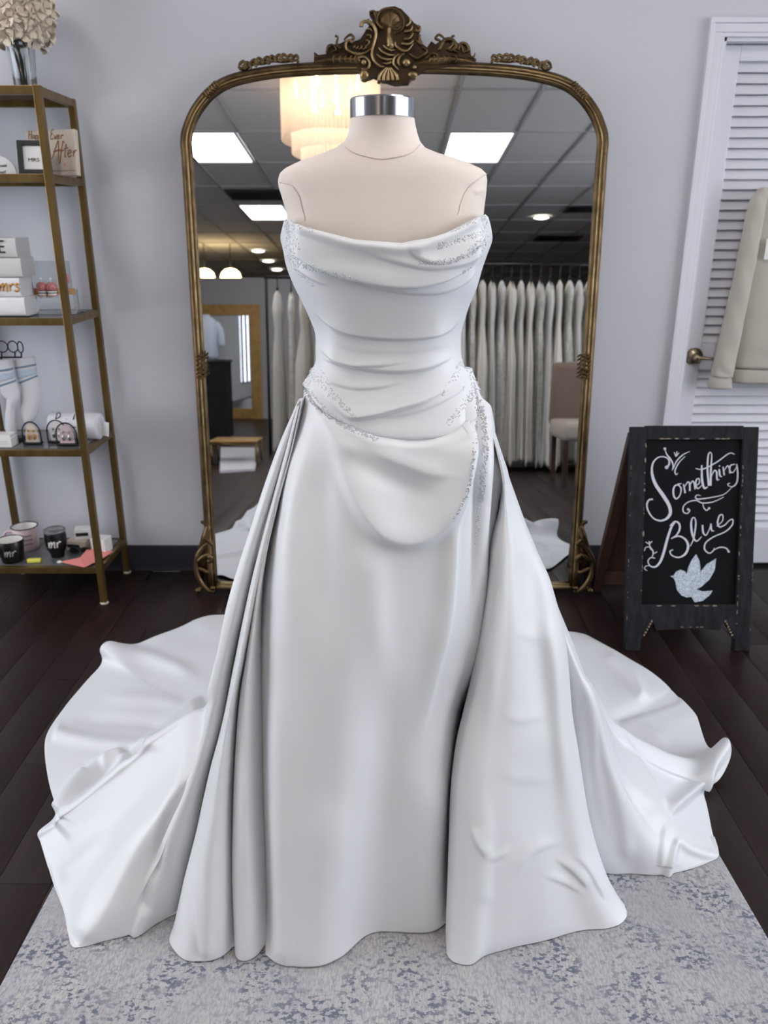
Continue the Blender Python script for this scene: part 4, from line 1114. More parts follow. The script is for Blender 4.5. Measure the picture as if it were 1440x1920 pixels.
# ================================================================ BRASS SHELF
SX0, SX1, SYF, SYB, SH = -1.565, -1.116, 2.885, 3.185, 1.845
shelf = root('display_shelf', ((SX0 + SX1) / 2, (SYF + SYB) / 2, 0.0), 'tall brass framed display shelf with smoked glass tiers at the left wall', 'shelf')
for x in (SX0, SX1):
    for y in (SYF, SYB):
        lg_ = MB().box((x, y, 0.008 + (SH - 0.008) / 2), (0.024, 0.024, SH - 0.008), bev=0.002).build('leg', M_brass, shelf, smooth=False)
        MB().lathe((x, y, 0.0), [(0.0, 0), (0.016, 0), (0.017, 0.004), (0.012, 0.009), (0.0, 0.009)], 14, cap=False).build('foot', M_cream, lg_)
TIER = [at_y(60, py, SYF)[2] for py in (1068, 849, 603, 334, 169)]
for z in TIER:
    for y in (SYF, SYB): MB().box(((SX0 + SX1) / 2, y, z), (SX1 - SX0 - 0.024, 0.02, 0.026), bev=0.002).build('rail', M_brass, shelf, smooth=False)
    for x in (SX0, SX1): MB().box((x, (SYF + SYB) / 2, z), (0.02, SYB - SYF - 0.024, 0.026), bev=0.002).build('rail', M_brass, shelf, smooth=False)
    flat_shade(MB().box(((SX0 + SX1) / 2, (SYF + SYB) / 2, z + 0.0105), (SX1 - SX0 - 0.028, SYB - SYF - 0.028, 0.005)).build('glass_tier', M_smoke, shelf))
TOPZ = [z + 0.0135 for z in TIER]
def on_tier(px, tier, Y, py=None):
    """x of an image column on a tier at depth Y"""
    p = at_y(px, py if py else 500, Y); z = TOPZ[tier]
    k = (Y * cp - (z - CAM_H) * sp) / FPX
    return np.array([(px - 720) * k, Y, z])
def mpp(tier, Y): return (Y * cp - (TOPZ[tier] - CAM_H) * sp) / FPX

# ---- top: glass vase with cream hydrangeas
vb = on_tier(50, 4, 3.03)
va = root('glass_vase', vb, 'clear glass vase on the top tier of the brass shelf, holding the hydrangeas', 'vase')
MB().lathe(vb, [(0.0, 0.0), (0.036, 0.0), (0.037, 0.004), (0.038, 0.06), (0.044, 0.13), (0.048, 0.15), (0.045, 0.15), (0.041, 0.13), (0.034, 0.06), (0.033, 0.012), (0.0, 0.01)], 28, cap=False).build('glass_body', M_glass, va)
hy_c = vb + (-0.012, 0.0, 0.185)
fl_ = root('hydrangea_bouquet', vb + (0, 0, 0.012), 'full bunch of cream hydrangeas standing in the glass vase on top of the shelf', 'flowers')
for k in range(7):
    a = 2 * math.pi * k / 7
    MB().tube(smooth_path([vb + (0.012 * math.cos(a), 0.012 * math.sin(a), 0.013), vb + (0.018 * math.cos(a + .5), 0.018 * math.sin(a + .5), 0.1), hy_c + (0.05 * math.cos(a), 0.05 * math.sin(a), 0.01)], 8), 0.0035, 6).build('stem', M_stem, fl_)
def floret_mesh(o):
    f = MB()
    for q in range(4):
        a = math.pi / 2 * q + 0.3; P = []
        for i in range(4):
            for j in range(5):
                r = 0.002 + 0.0185 * i / 3; b = (j - 2) / 2 * (0.10 + 0.62 * math.sin(min(1, i / 2.2) * 2.2))
                P.append([r * math.cos(a + b), r * math.sin(a + b), 0.010 * (i / 3) ** 1.5 - 0.004 * ((j - 2) / 2) ** 2 + (0.003 if i == 3 else 0)])
        P = np.array(P).reshape(4, 5, 3) + o
        f.grid(P)
    f.ball(np.array(o) + (0, 0, 0.003), 0.0025, 6, 4)
    return f
f0 = floret_mesh(ORG[fl_.name]).build('floret', M_petal, fl_)
nfl = 150
for k in range(nfl):
    zc = 1 - 1.72 * (k + 0.5) / nfl; a = k * 2.399963
    d = np.array([math.cos(a) * math.sqrt(1 - zc * zc), math.sin(a) * math.sqrt(1 - zc * zc), zc])
    R = np.array([0.128, 0.115, 0.118]) * (0.9 + 0.14 * random.random())
    o = f0 if k == 0 else f0.copy()
    if k: COL.objects.link(o)
    o.location = Vector(hy_c + (0, 0, 0.045) + d * R - ORG[fl_.name])
    dv = Vector(d + RNG.normal(0, 0.28, 3)).normalized()
    o.rotation_euler = dv.to_track_quat('Z', 'Y').to_euler(); o.rotation_euler.rotate_axis('Z', random.random() * 6)
    sc_ = 0.8 + 0.5 * random.random(); o.scale = (sc_, sc_, sc_)
ic = MB().ball(hy_c + (0, 0, 0.045), (0.105, 0.095, 0.098), 14, 9).build('flower_head', M_petal, fl_)

# ---- second tier: arched card, framed print, cream plaque
p = on_tier(-2, 3, 2.97); k = mpp(3, 2.97)
ar = root('arched_card', p, 'white arched card with small grey lettering at the left end of the second tier', 'card')
mb = MB(); mb.prism([p + (32 * k * math.cos(a) * 1.05, 0, 34 * k * max(0, math.sin(a)) ** 0.9) for a in np.linspace(0, math.pi, 26)], (0, 0.006, 0)); flat_shade(mb.build('card', M_paper, ar))
for i, t in enumerate(('be my maid', 'of honor?')):
    text_mesh('lettering', t, 0.0135, p + (0.0, -0.0008, 0.026 - 0.02 * i), (1, 0, 0), (0, 0, 1), M_ink, ar)
p = on_tier(66, 3, 2.95); k = mpp(3, 2.95)
tl_ = math.radians(8)
ux = np.array([math.cos(0.12), math.sin(0.12), 0]); uy = np.array([0, math.sin(tl_), math.cos(tl_)]); un = np.cross(ux, uy)
pf = root('framed_print', p, 'small black glossy frame with a white MRS card on the second tier', 'picture frame')
def slab(c, w, h, d, ux, uy, bev=0.0, mb=None):
    n = np.cross(ux, uy); return (mb or MB()).box(np.asarray(c) + np.asarray(uy) * h / 2, (w, h, d), np.stack([ux, uy, n], 1), bev)
W_, H_ = 56 * k, 60 * k
fm = MB(); b_ = 9.5 * k
for sx in (-1, 1): slab(p + ux * sx * (W_ / 2 - b_ / 2), b_, H_, 0.016, ux, uy, 0.002, fm)
for z in (0, H_ - b_): slab(p + uy * z, W_, b_, 0.015, ux, uy, 0.002, fm)
fm.build('frame', M_black, pf, smooth=False)
flat_shade(slab(p + uy * b_ * 0.8, W_ - b_ * 1.6, H_ - b_ * 1.6, 0.004, ux, uy).build('card', M_paper, pf))
flat_shade(slab(p + uy * 0.004 - un * 0.022, 0.04, H_ * 0.8, 0.004, ux, np.array([0, 0.4, 0.916])).build('stand', M_black, pf))
text_mesh('lettering', 'MRS', 0.0165, p + uy * 0.042 + un * 0.0025, ux * 1.25, uy, M_ink, pf)
p = on_tier(103, 3, 3.035) + (0, 0, 0.0); k = mpp(3, 3.035)
ux = np.array([math.cos(0.30), -math.sin(0.30), 0]); uy = np.array([0, math.sin(0.14), math.cos(0.14)]); ux = ux / np.linalg.norm(ux); un = np.cross(ux, uy)
pq = root('cream_plaque', p, 'cream plaque with copper Happily Ever After lettering behind the shelf post', 'plaque')
W_, H_ = 108 * k, 80 * k
flat_shade(slab(p, W_, H_, 0.02, ux, uy, 0.003).build('board', M_cream, pq))
flat_shade(slab(p + uy * H_ * 0.10 + un * 0.0105, W_ * 0.92, 0.0018, 0.0006, ux, uy).build('border_line', M_stem, pq))
def hand(name, strokes, o, ux, uy, sc, w, material, parent, lift=0.0007):
    """hand lettering: strokes in letter units, painted as thin ribbons"""
    m_ = MB(); nn = np.cross(ux, uy)
    for s_ in strokes:
        stroke(m_, np.array([o + np.asarray(ux) * a * sc + np.asarray(uy) * b * sc + nn * lift for a, b in s_]), w, nn, 0.0005)
    return m_.build(name, material, parent)
LET = {'h': [[(0, 0), (.05, .5), (.2, 1.0), (.12, .5), (.08, 0), (.2, .35), (.36, .4), (.38, .1), (.46, 0)]], 'a': [[(.36, .38), (.12, .4), (0, .18), (.14, 0), (.32, .18), (.38, .4), (.36, .1), (.46, 0)]],
       'p': [[(.05, .4), (.08, 0), (.02, -.5)], [(.06, .25), (.25, .42), (.4, .22), (.25, 0), (.08, .08)]], 'i': [[(.05, .4), (.06, .08), (.16, 0)], [(.06, .56), (.08, .6)]], 'l': [[(.04, .1), (.16, .9), (.1, 1.0), (.04, .5), (.1, 0), (.2, .05)]],
       'y': [[(.03, .4), (.1, .1), (.3, .1), (.36, .4)], [(.36, .4), (.3, -.2), (.15, -.5), (.02, -.4), (.2, -.2), (.42, 0)]], 'e': [[(.02, .18), (.25, .26), (.26, .4), (.1, .4), (.03, .18), (.14, 0), (.36, .1)]],
       'v': [[(.0, .4), (.14, 0), (.3, .4), (.38, .38)]], 'r': [[(.02, .4), (.08, 0)], [(.06, .25), (.2, .42), (.3, .36)]], 'f': [[(.3, .9), (.16, 1.0), (.12, .6), (.06, -.4)], [(0, .4), (.3, .44)]], 't': [[(.14, .85), (.12, .1), (.22, 0)], [(0, .52), (.32, .6)]],
       'A': [[(0, -.1), (.2, .6), (.38, 1.05), (.46, .5), (.52, -.1)], [(.05, .35), (.3, .42), (.62, .5)]], 'E': [[(.45, .95), (.15, .95), (.1, .6), (.3, .52), (.08, .45), (.05, .1), (.25, 0), (.5, .12)]], 'H': [[(.02, 1), (.06, 0)], [(.42, 1), (.4, 0)], [(0, .48), (.5, .55)]],
       'm': [[(.0, .4), (.04, 0)], [(.04, .2), (.16, .42), (.22, .3), (.2, 0)], [(.22, .2), (.36, .42), (.42, .3), (.42, .06), (.5, 0)]], 's': [[(.28, .36), (.12, .42), (.06, .3), (.25, .16), (.16, 0), (0, .06)]],
       'B': [[(.1, 1), (.04, .5), (.06, 0)], [(.02, .95), (.3, 1.02), (.36, .75), (.1, .55), (.4, .42), (.36, .05), (.04, 0)]], 'd': [[(.34, .36), (.1, .42), (0, .2), (.14, 0), (.32, .14), (.42, 1.0), (.38, .1), (.48, 0)]], ' ': []}
ADV = {'i': .24, 'l': .26, 't': .32, 'f': .3, 'r': .34, 'A': .6, 'E': .52, 'H': .56, 'm': .54, ' ': .3, 's': .34, 'v': .38, 'B': .5}
def word(txt, slant=0.2):
    out = []; x = 0
    for ch in txt:
        for s_ in LET[ch]: out.append([(x + a + b * slant, b) for a, b in s_])
        x += ADV.get(ch, .46)
    return out, x
for t, (a, b, sc_, w_) in {'Happily': (-0.090, 0.122, 0.027, 0.0024), 'Ever': (0.0, 0.118, 0.032, 0.0026), 'After': (0.004, 0.060, 0.050, 0.0036)}.items():
    hand('lettering', word(t)[0], p + ux * a + uy * b + un * 0.0102, ux, uy + 0.22 * ux * 0 + 0.0, sc_, w_, M_copper, pq)
for a, b, r_ in ((0.052, 0.035, 0.006), (0.0, 0.03, 0.004), (0.02, 0.036, 0.003)):
    m_ = MB(); o_ = p + ux * a + uy * b + un * 0.0104
    m_.prism([o_ + (ux * math.cos(q) + uy * math.sin(q)) * r_ * (1 if i % 2 else 0.45) for i, q in enumerate(np.linspace(0, 2 * math.pi, 11)[:-1])], un * 0.0005)
    flat_shade(m_.build('painted_flower', M_coral if a > .04 else M_greyl, pq))

# ---- third tier: two folded linens with lettering, earring stand
p0 = on_tier(10, 2, 2.965); k = mpp(2, 2.965)
def folded(zb, xr, h, label, dy=0.0, lines=2):
    w = 0.18
    x0 = (xr - 720) * mpp(2, p0[1] - 0.065)
    c = np.array([x0 - w / 2, p0[1] + dy, zb])
    r = root('folded_linen', c, label, 'linen', group='folded linens on the third tier')
    for i in range(lines):
        hh = h / lines
        n = 12; G = []
        for j in range(n + 1):
            t = -math.pi / 2 + math.pi * j / n
            G.append([-w / 2, -0.045 - 0.02 * max(0.0, math.cos(t)) ** 0.35, zb + hh * i + hh * (0.5 + 0.5 * math.sin(t))])
        top = [[-w / 2, 0.05, G[-1][2]]]; bot = [[-w / 2, 0.05, G[0][2]]]
        prof = bot + G + top
        mb = MB()
        A = np.array([[q[0] + c[0] + (0.006 if i == 0 else 0), q[1] + c[1], q[2]] for q in prof])
        mb.prism(A, (w + (0.0 if i else 0.002), 0, 0))
        mb.build('fold', M_paper_cloth, r, smooth=False)
    return r, c
M_paper_cloth = mat('linen_cloth', (196, 193, 194), 0.92, bump=0.35, bscale=160)
M_linen2 = mat('white_linen', (222, 221, 224), 0.92, bump=0.35, bscale=160)
l2, c2 = folded(p0[2] + 0.003, 45, 68 * k, 'folded white linen with gold script, lower of two on the third tier')
for ch in l2.children: ch.data.materials[0] = M_linen2
l1, c1 = folded(p0[2] + 0.003 + 68 * k + 0.001, 49, 68 * k, 'folded grey white linen reading BRIDE in black, upper of two on the third tier')
text_mesh('lettering', 'BRIDE', 0.062, (c1[0] - 0.018, c1[1] - 0.0652, c1[2] + 0.081), (0.85, 0, 0), (0, 0, 1), M_ink, l1, depth=0.002)
hand('lettering', word('Mrs'.replace('M', 'm'))[0], np.array([c2[0] + 0.018, c2[1] - 0.0655, c2[2] + 0.086]), np.array([1., 0, 0]), np.array([0, 0., 1.]), 0.06, 0.006, M_gold, l2)
p = on_tier(100, 2, 3.03); k = mpp(2, 3.03)
es = root('earring_stand', p, 'clear acrylic earring stand with a wooden bar on the third tier', 'earring stand')
ae = MB(); ae.box(p + (0.0, 0.0, 0.004), (0.20, 0.07, 0.006))
for sx in (-1, 1): ae.box(p + (sx * 0.088, 0.01, 0.045), (0.006, 0.03, 0.078))
flat_shade(ae.build('acrylic_base', M_acryl, es))
flat_shade(MB().box(p + (-0.002, -0.012, 0.079), (0.192, 0.008, 0.022)).build('wooden_bar', M_wood, es))
flat_shade(MB().box(p + (0.0, 0.004, 0.135), (0.16, 0.003, 0.1)).build('acrylic_back', M_acryl, es))
for i, dx in enumerate((98, 116)):
    q = on_tier(dx - 5, 2, 3.005); c = np.array([(dx - 8 - 720) * k + 0.0, 3.03 - 0.022, p[2] + 0.079])
    er = root('cup_earring', c, ['red and white beaded cup earring, left of a pair on the acrylic stand', 'red and white beaded cup earring, right of a pair on the acrylic stand'][i], 'earring', 'cup earrings on the acrylic stand')
    MB().lathe(c + (0, 0, -0.022), [(0.0, 0), (0.013, 0.001), (0.0165, 0.006), (0.0165, 0.024), (0.0, 0.025)], 18, cap=False).build('cup', M_white, er)
    MB().lathe(c + (0, 0, 0.004), [(0.0165, 0), (0.019, 0.006), (0.0185, 0.02), (0.012, 0.028), (0.0, 0.03)], 18, cap=True).build('topping', M_red, er)
    MB().tube([c + (0.018 * math.cos(a), -0.0005 + 0.018 * math.sin(a), -0.013) for a in np.linspace(0, 2 * math.pi, 25)[:-1]], 0.0018, 6, closed=True).build('cup_band', M_red, er)
    MB().tube([c + (0.018 * math.cos(a), -0.0005 + 0.018 * math.sin(a), -0.003) for a in np.linspace(0, 2 * math.pi, 25)[:-1]], 0.0015, 6, closed=True).build('cup_band', M_ink, er)
    MB().tube([c + (0, 0, 0.034), c + (0, -0.002, 0.042), c + (0, 0, 0.05)], 0.0012, 6).ball(c + (0, -0.002, 0.045), 0.005, 8, 6).build('pearl_stud', M_pearl if False else M_white, er)
c = np.array([(133 - 720) * k, 3.03 - 0.006, p[2] + 0.125])
er = root('teardrop_earring', c, 'mauve and red teardrop earring hanging right of the shelf post', 'earring')
MB().ball(c + (0, -0.002, 0.0), (0.014, 0.004, 0.020), 14, 8).build('drop', M_red, er)
MB().ball(c + (-0.003, -0.002, 0.034), (0.008, 0.003, 0.010), 12, 8).tube([c + (0, -0.002, 0.018), c + (-0.003, -0.002, 0.026)], 0.001, 6).build('drop', M_mauve, er)
MB().ball(c + (-0.006, -0.002, 0.055), (0.0055, 0.003, 0.006), 12, 8).tube([c + (-0.003, -0.002, 0.042), c + (-0.006, -0.002, 0.05)], 0.001, 6).build('stud', M_mauve, er)

# ---- fourth tier: socks on a rack, arched earring cards, rolled towel, white box
p = on_tier(22, 1, 3.03); k = mpp(1, 3.03)
Pz = lambda px, py, Y: at_y(px, py, Y)
rk = root('wire_rack', p, 'black wire rack with looped hooks holding the socks on the fourth tier', 'rack')
rb = MB()
zt_r = Pz(20, 670, 3.05)[2]
rb.tube([p + (0, 0.02, 0.0), (p[0], 3.05, zt_r)], 0.004, 8).box(p + (0, 0.0, 0.003), (0.1, 0.09, 0.006))
rb.tube([(p[0] - 0.05, 3.05, zt_r), (p[0] + 0.075, 3.05, zt_r)], 0.003, 8)
for px, py, rx in ((4, 650, 10), (24, 650, 9), (38, 651, 5)):
    q = Pz(px, py, 3.045)
    rb.tube([q + (rx * k * math.cos(a), 0, 10 * k * math.sin(a)) for a in np.linspace(0, 2 * math.pi, 21)[:-1]], 0.0024, 6, closed=True)
for px in (3, 28, 40):
    rb.tube([Pz(px, 660, 3.045), Pz(px, 671, 3.045)], 0.003, 6)
rb.build('wire_frame', M_blackm, rk)
def sock(pts, label, Y, bands):
    """pts: outline half widths along the sock: (centre px, centre py, half width px)"""
    c = Pz(pts[0][0], pts[-1][1], Y)
    r = root('sock', c, label, 'sock', 'socks on the wire rack')
    P = smooth_path(np.array([[a, b, w] for a, b, w in pts], float), 40)
    n = 16; G = np.zeros((40, n, 3))
    T = np.gradient(P[:, :2], axis=0); T /= np.linalg.norm(T, axis=1, keepdims=True)
    for i in range(40):
        kk_ = k; nx, ny = -T[i, 1], T[i, 0]
        for j in range(n):
            a = 2 * math.pi * j / n; o = math.cos(a) * P[i, 2]
            q = Pz(P[i, 0] + nx * o, P[i, 1] + ny * o, Y); G[i, j] = q + (0, math.sin(a) * (0.011 + 0.004 * i / 40), 0)
    def seg(i0, i1, nm, m, grow=1.0):
        H = G[i0:i1 + 1].copy(); ctr = H.mean(1, keepdims=True); H = ctr + (H - ctr) * grow
        mb = MB(); mb.grid(H, close_u=True); mb.f.append(list(range(n))[::-1]); mb.f.append([(i1 - i0) * n + q for q in range(n)])
        mb.build(nm, m, r)
    seg(0, 39, 'knit', M_sock)
    for i0, i1, m in bands: seg(i0, i1, 'stripe', m, 1.03)
sock([(45, 671, 20), (48, 688, 20), (51, 705, 19), (57, 722, 18), (58, 740, 20), (56, 758, 18), (54, 774, 17), (52, 786, 12), (51, 792, 5)], 'white sock with a pale blue cuff, right one of the pair on the rack', 3.03, [(4, 5, M_blue), (6, 10, M_bluel), (11, 12, M_blue)])
sock([(6, 674, 16), (9, 695, 16), (12, 712, 16), (18, 730, 17), (24, 745, 14), (21, 760, 9), (19, 785, 9), (22, 812, 10), (24, 822, 6)], 'white sock with a pale blue cuff, left one of the pair at the frame edge', 3.01, [(4, 5, M_blue), (6, 10, M_bluel), (11, 12, M_blue)])
def wire_arch(px, py0, py1, hw, Y, label, inner, lean=0):
    b = on_tier(px, 1, Y); kk_ = mpp(1, Y); h = (py1 - py0) * kk_ * 1.04; w = hw * kk_
    r = root('earring_arch', b, label, 'earring holder', 'arched earring holders on the fourth tier')
    A = [b + (-w, 0, 0.003)] + [b + (-w, 0, h * 0.5)] + [b + (-w * math.cos(a), 0, h * 0.5 + h * 0.5 * math.sin(a)) for a in np.linspace(0, math.pi, 14)] + [b + (w, 0, h * 0.5), b + (w, 0, 0.003)]
    MB().tube(np.array(A), 0.0028, 6).tube([A[0], A[-1]], 0.0026, 6).build('wire_hoop', M_blackm, r)
    flat_shade(MB().box(b + (0, 0.004, 0.006), (w * 1.9, 0.03, 0.006)).build('foot_bar', M_blackm, r))
    flat_shade(MB().prism([b + (-w * 0.72, 0.002, 0.010), b + (w * 0.72, 0.002, 0.010), b + (w * 0.72, 0.002, h * 0.5), b + (w * 0.4, 0.002, h * 0.84), b + (0, 0.002, h * 0.94), b + (-w * 0.4, 0.002, h * 0.84), b + (-w * 0.72, 0.002, h * 0.5)], (0, 0.002, 0)).build('card', inner, r))
    for sx in (-1, 1):
        MB().ball(b + (sx * w * 0.3, -0.003, h * 0.62), 0.0045, 8, 6).ball(b + (sx * w * 0.3, -0.003, h * 0.36), (0.006, 0.003, 0.012), 8, 6).build('earring', M_gold if inner is M_cream else M_chrome, r)
wire_arch(62, 792, 834, 17, 2.95, 'black arched earring holder with a cream card, left of three on the fourth tier', M_cream)
wire_arch(109, 786, 828, 18, 2.975, 'black arched earring holder with a white card, middle of three on the fourth tier', M_paper)
wire_arch(127, 793, 835, 19, 2.935, 'black arched earring holder with a pink card, right of three beside the shelf post', M_pink)
p = on_tier(146, 1, 3.06); k = mpp(1, 3.06)
tw = root('rolled_towel', p, 'white rolled towel with black Bride script behind the arched earring holders', 'towel')
tb_ = MB(); prof = []
for q in range(33):
    a = 2 * math.pi * q / 32; rr_ = 1.0 + 0.06 * math.sin(3 * a)
    prof.append((0.058 * math.cos(a) * rr_, 0.050 * math.sin(a) * rr_))
dirx = np.array([math.cos(0.16), -math.sin(0.16), 0.0]); L_ = 0.2
secs = np.array([[p + dirx * s_ * L_ / 2 + np.array([0, q[0], 0.052 + q[1]]) * 1.0 for q in prof[:-1]] for s_ in (-1, -0.97, 0.97, 1)])
secs[0] = secs[0].mean(0) + (secs[0] - secs[0].mean(0)) * 0.85; secs[3] = secs[3].mean(0) + (secs[3] - secs[3].mean(0)) * 0.85
tb_.grid(secs, close_u=True); tb_.f.append(list(range(32))[::-1]); tb_.f.append([96 + q for q in range(32)])
tb_.build('roll', M_sock, tw)
MB().tube(smooth_path([p + dirx * 0.1 + np.array([0, 0.01 * math.cos(a) * q, 0.052 + 0.01 * math.sin(a) * q]) for q, a in zip(np.linspace(4.2, 0.6, 30), np.linspace(0, 12, 30))], 60), 0.003, 6).build('roll_end', M_linen2, tw)
flat_shade(slab(p + dirx * 0.128 + np.array([0, -0.03, 0.02]), 0.045, 0.055, 0.002, np.array([0.8, -0.6, 0]), np.array([0.12, 0.0, 0.99])).build('paper_tag', M_paper, tw))
hand('lettering', word('Bride')[0], p - dirx * 0.07 + np.array([0, -0.0555, 0.055]), dirx, np.array([0, 0.35, 0.937]), 0.052, 0.0036, M_ink, tw, lift=0.0035)
p = on_tier(8, 1, 2.94); k = mpp(1, 2.94)
wx = root('white_box', p, 'low white box with grey lines at the left end of the fourth tier', 'box')
slab(p + (-0.005, 0, 0), 0.095, 0.035, 0.06, np.array([1., 0, 0]), np.array([0, 0, 1.]), 0.002).build('carton', M_paper, wx, smooth=False)
flat_shade(slab(p + (-0.005, 0, 0.0355), 0.088, 0.012, 0.05, np.array([1., 0, 0]), np.array([0, 0, 1.])).build('lid', M_white, wx))
for z in (0.014, 0.022): flat_shade(MB().box(p + (0.0, -0.0302, z), (0.06, 0.0006, 0.0016)).build('printed_line', M_greyl, wx))

# ---- bottom tier: mugs, tumbler, cards
def script_on_cyl(name, txt, c, r, z, sc, w, material, parent, ang, rz=None):
    st_, L = word(txt); m_ = MB()
    for s_ in st_:
        P = smooth_path(np.array(s_, float), len(s_) * 6); Q = []
        for a, b in P:
            zz_ = z + b * sc; rad = (rz(zz_) if rz else r) + 0.0006; t_ = ang + (a - L / 2) * sc / rad
            Q.append([c[0] + rad * math.sin(t_), c[1] - rad * math.cos(t_), c[2] + zz_])
        m_.tube(np.array(Q), w / 2, 6)
    return m_.build(name, material, parent)
def mug(name, px, Y, r0, r1, h, body_m, label, rim=None, handle_ang=200, txt=None, txm=None, tz=0.035, ts=0.055, tang=0.2):
    p = on_tier(px, 0, Y)
    r = root(name, p, label, 'mug')
    MB().lathe(p, [(0, 0.0), (r0 * .9, 0.0), (r0, 0.005), (r1, h - 0.002), (r1 - 0.0015, h), (r1 - 0.0035, h - 0.002), (r1 - 0.004, h - 0.008)], 36, cap=False).build('body', body_m, r)
    MB().lathe(p, [(r1 - 0.0038, h - 0.003), (r0 * 0.9, 0.01), (0, 0.009)], 36, cap=False).build('inside', M_white, r)
    if rim: MB().tube([p + (r1 * math.cos(a), r1 * math.sin(a), h) for a in np.linspace(0, 2 * math.pi, 41)[:-1]], 0.0022, 6, closed=True).build('rim', rim, r)
    a = math.radians(handle_ang); d = np.array([math.cos(a), math.sin(a), 0]); rm = (r0 + r1) / 2
    MB().tube(smooth_path([p + d * (rm - 0.004) + (0, 0, h * .78), p + d * (rm + 0.026) + (0, 0, h * .76), p + d * (rm + 0.034) + (0, 0, h * .48), p + d * (rm + 0.02) + (0, 0, h * .25), p + d * (rm - 0.006) + (0, 0, h * .2)], 20), 0.0052, 8).build('handle', body_m, r)
    if txt: script_on_cyl('lettering', txt, p, rm, tz, ts, 0.0042, txm, r, tang, rz=lambda z: r0 + (r1 - r0) * z / h)
    return r, p
mug('black_mug', 25, 2.945, 0.042, 0.051, 0.092, M_black, 'black mug with a white inside and grey mr script at the left', txt='mr', txm=M_greyl, tz=0.034, ts=0.05, tang=0.28, handle_ang=190)
pm_, pp = mug('pink_mug', 52, 3.075, 0.047, 0.051, 0.098, M_pink, 'pink enamel mug with a black rim behind the black mug', rim=M_ink, handle_ang=190)
for i, t_ in enumerate(('Mommy', 'needs', 'coffee')):
    st_, L = word('happily'[:5 + i % 2]), None
for i, t_ in enumerate(('bride', 'to be', 'vibes')):
    z_ = 0.066 - i * 0.018
    m_ = MB()
    for q in range(5):
        x_ = -0.022 + q * 0.011
        P = [(x_ + a, z_ + b) for a, b in ((0, 0), (0.002, 0.007), (0.005, 0.001), (0.008, 0.007), (0.0095, 0.0))]
        m_.tube(np.array([[pp[0] + 0.0505 * math.sin(0.25 + u_ / 0.05), pp[1] - 0.0505 * math.cos(0.25 + u_ / 0.05), pp[2] + v_] for u_, v_ in smooth_path(np.array(P), 16)]), 0.0009, 5)
    m_.build('lettering', M_stem, pm_)
p = on_tier(109, 0, 2.99)
tm = root('black_tumbler', p, 'black stemless tumbler with a clear lid and white mr script', 'tumbler')
prof = [(0, 0), (0.024, 0.0), (0.0265, 0.003), (0.028, 0.018), (0.036, 0.034), (0.0415, 0.055), (0.0425, 0.08), (0.041, 0.104), (0.0405, 0.108), (0.038, 0.108)]
MB().lathe(p, prof, 36).build('body', M_black, tm)
MB().lathe(p + (0, 0, 0.1082), [(0.0, 0.002), (0.03, 0.002), (0.034, 0.0), (0.0415, 0.0), (0.0425, 0.004), (0.0415, 0.009), (0.036, 0.010), (0.033, 0.005), (0.0, 0.005)], 36, cap=False).build('lid', M_acryl, tm)
script_on_cyl('lettering', 'mr', p, 0.043, 0.052, 0.056, 0.0055, M_white, tm, 0.22, rz=lambda z: float(np.interp(z, [q[1] for q in prof], [q[0] for q in prof])))
p = on_tier(65, 0, 2.925)
yl = root('yellow_lighter', p, 'small yellow plastic lighter lying in front of the mugs', 'lighter')
MB().box(p + (0, 0, 0.0085), (0.052, 0.02, 0.016), np.array([[math.cos(.12), -math.sin(.12), 0], [math.sin(.12), math.cos(.12), 0], [0, 0, 1]]), bev=0.004).build('case', M_yellow, yl)
MB().box(p + (-0.03, -0.0035, 0.0085), (0.012, 0.016, 0.013), bev=0.002).build('cap', M_chrome, yl, smooth=False)
p = on_tier(163, 0, 2.955)
cc = root('coral_card', p, 'coral pink folded card lying at the front corner of the bottom tier', 'card')
for (a, b) in (((-0.075, -0.018, 0.003), (0.0, -0.055, 0.003)), ):
    pass
Q = [at_z(112, 1054, TOPZ[0] + 0.004), at_z(158, 1064, TOPZ[0] + 0.004), at_z(186, 1052, TOPZ[0] + 0.006), at_z(212, 1034, TOPZ[0] + 0.006), at_z(164, 1030, TOPZ[0] + 0.022), at_z(150, 1046, TOPZ[0] + 0.012)]
flat_shade(MB().prism([Q[0], Q[1], Q[5]], (0, 0, 0.002)).build('leaf', M_coral, cc)); flat_shade(MB().prism([Q[1], Q[2], Q[3], Q[4], Q[5]], (0, 0, 0.002)).build('leaf', M_coral, cc))
def card_box(px, Y, z0, w, d, h, rot, label, strap=True, m=None):
    p = on_tier(px, 0, Y); p[2] += z0
    R_ = np.array([[math.cos(rot), -math.sin(rot), 0], [math.sin(rot), math.cos(rot), 0], [0, 0, 1]])
    r = root('gift_box', p, label, 'box', 'boxed gifts on the bottom tier')
    MB().box(p + (0, 0, h / 2), (w, d, h), R_, bev=0.003).build('carton', m or M_paper, r, smooth=False)
    if strap:
        MB().box(p + (0, 0, h / 2) + R_ @ np.array([-w * 0.12, 0, 0]), (w * 0.62, d + 0.002, h * 0.34), R_, bev=0.001).build('black_band', M_strap, r, smooth=False)
    return r
card_box(150, 3.07, 0.001, 0.085, 0.06, 0.042, -0.15, 'white gift box with a black band right behind the tumbler', m=M_cream)
card_box(164, 3.085, 0.044, 0.08, 0.05, 0.045, 0.18, 'white gift box with a black band lying on top of another box')
card_box(192, 3.04, 0.001, 0.062, 0.06, 0.062, -0.2, 'white gift box without a band at the right end of the bottom tier', strap=False, m=M_white)
p = on_tier(150, 0, 3.0)
kc = root('black_sunglasses', p, 'dark folded glasses lying between the tumbler and the coral card', 'glasses')
gm_ = MB()
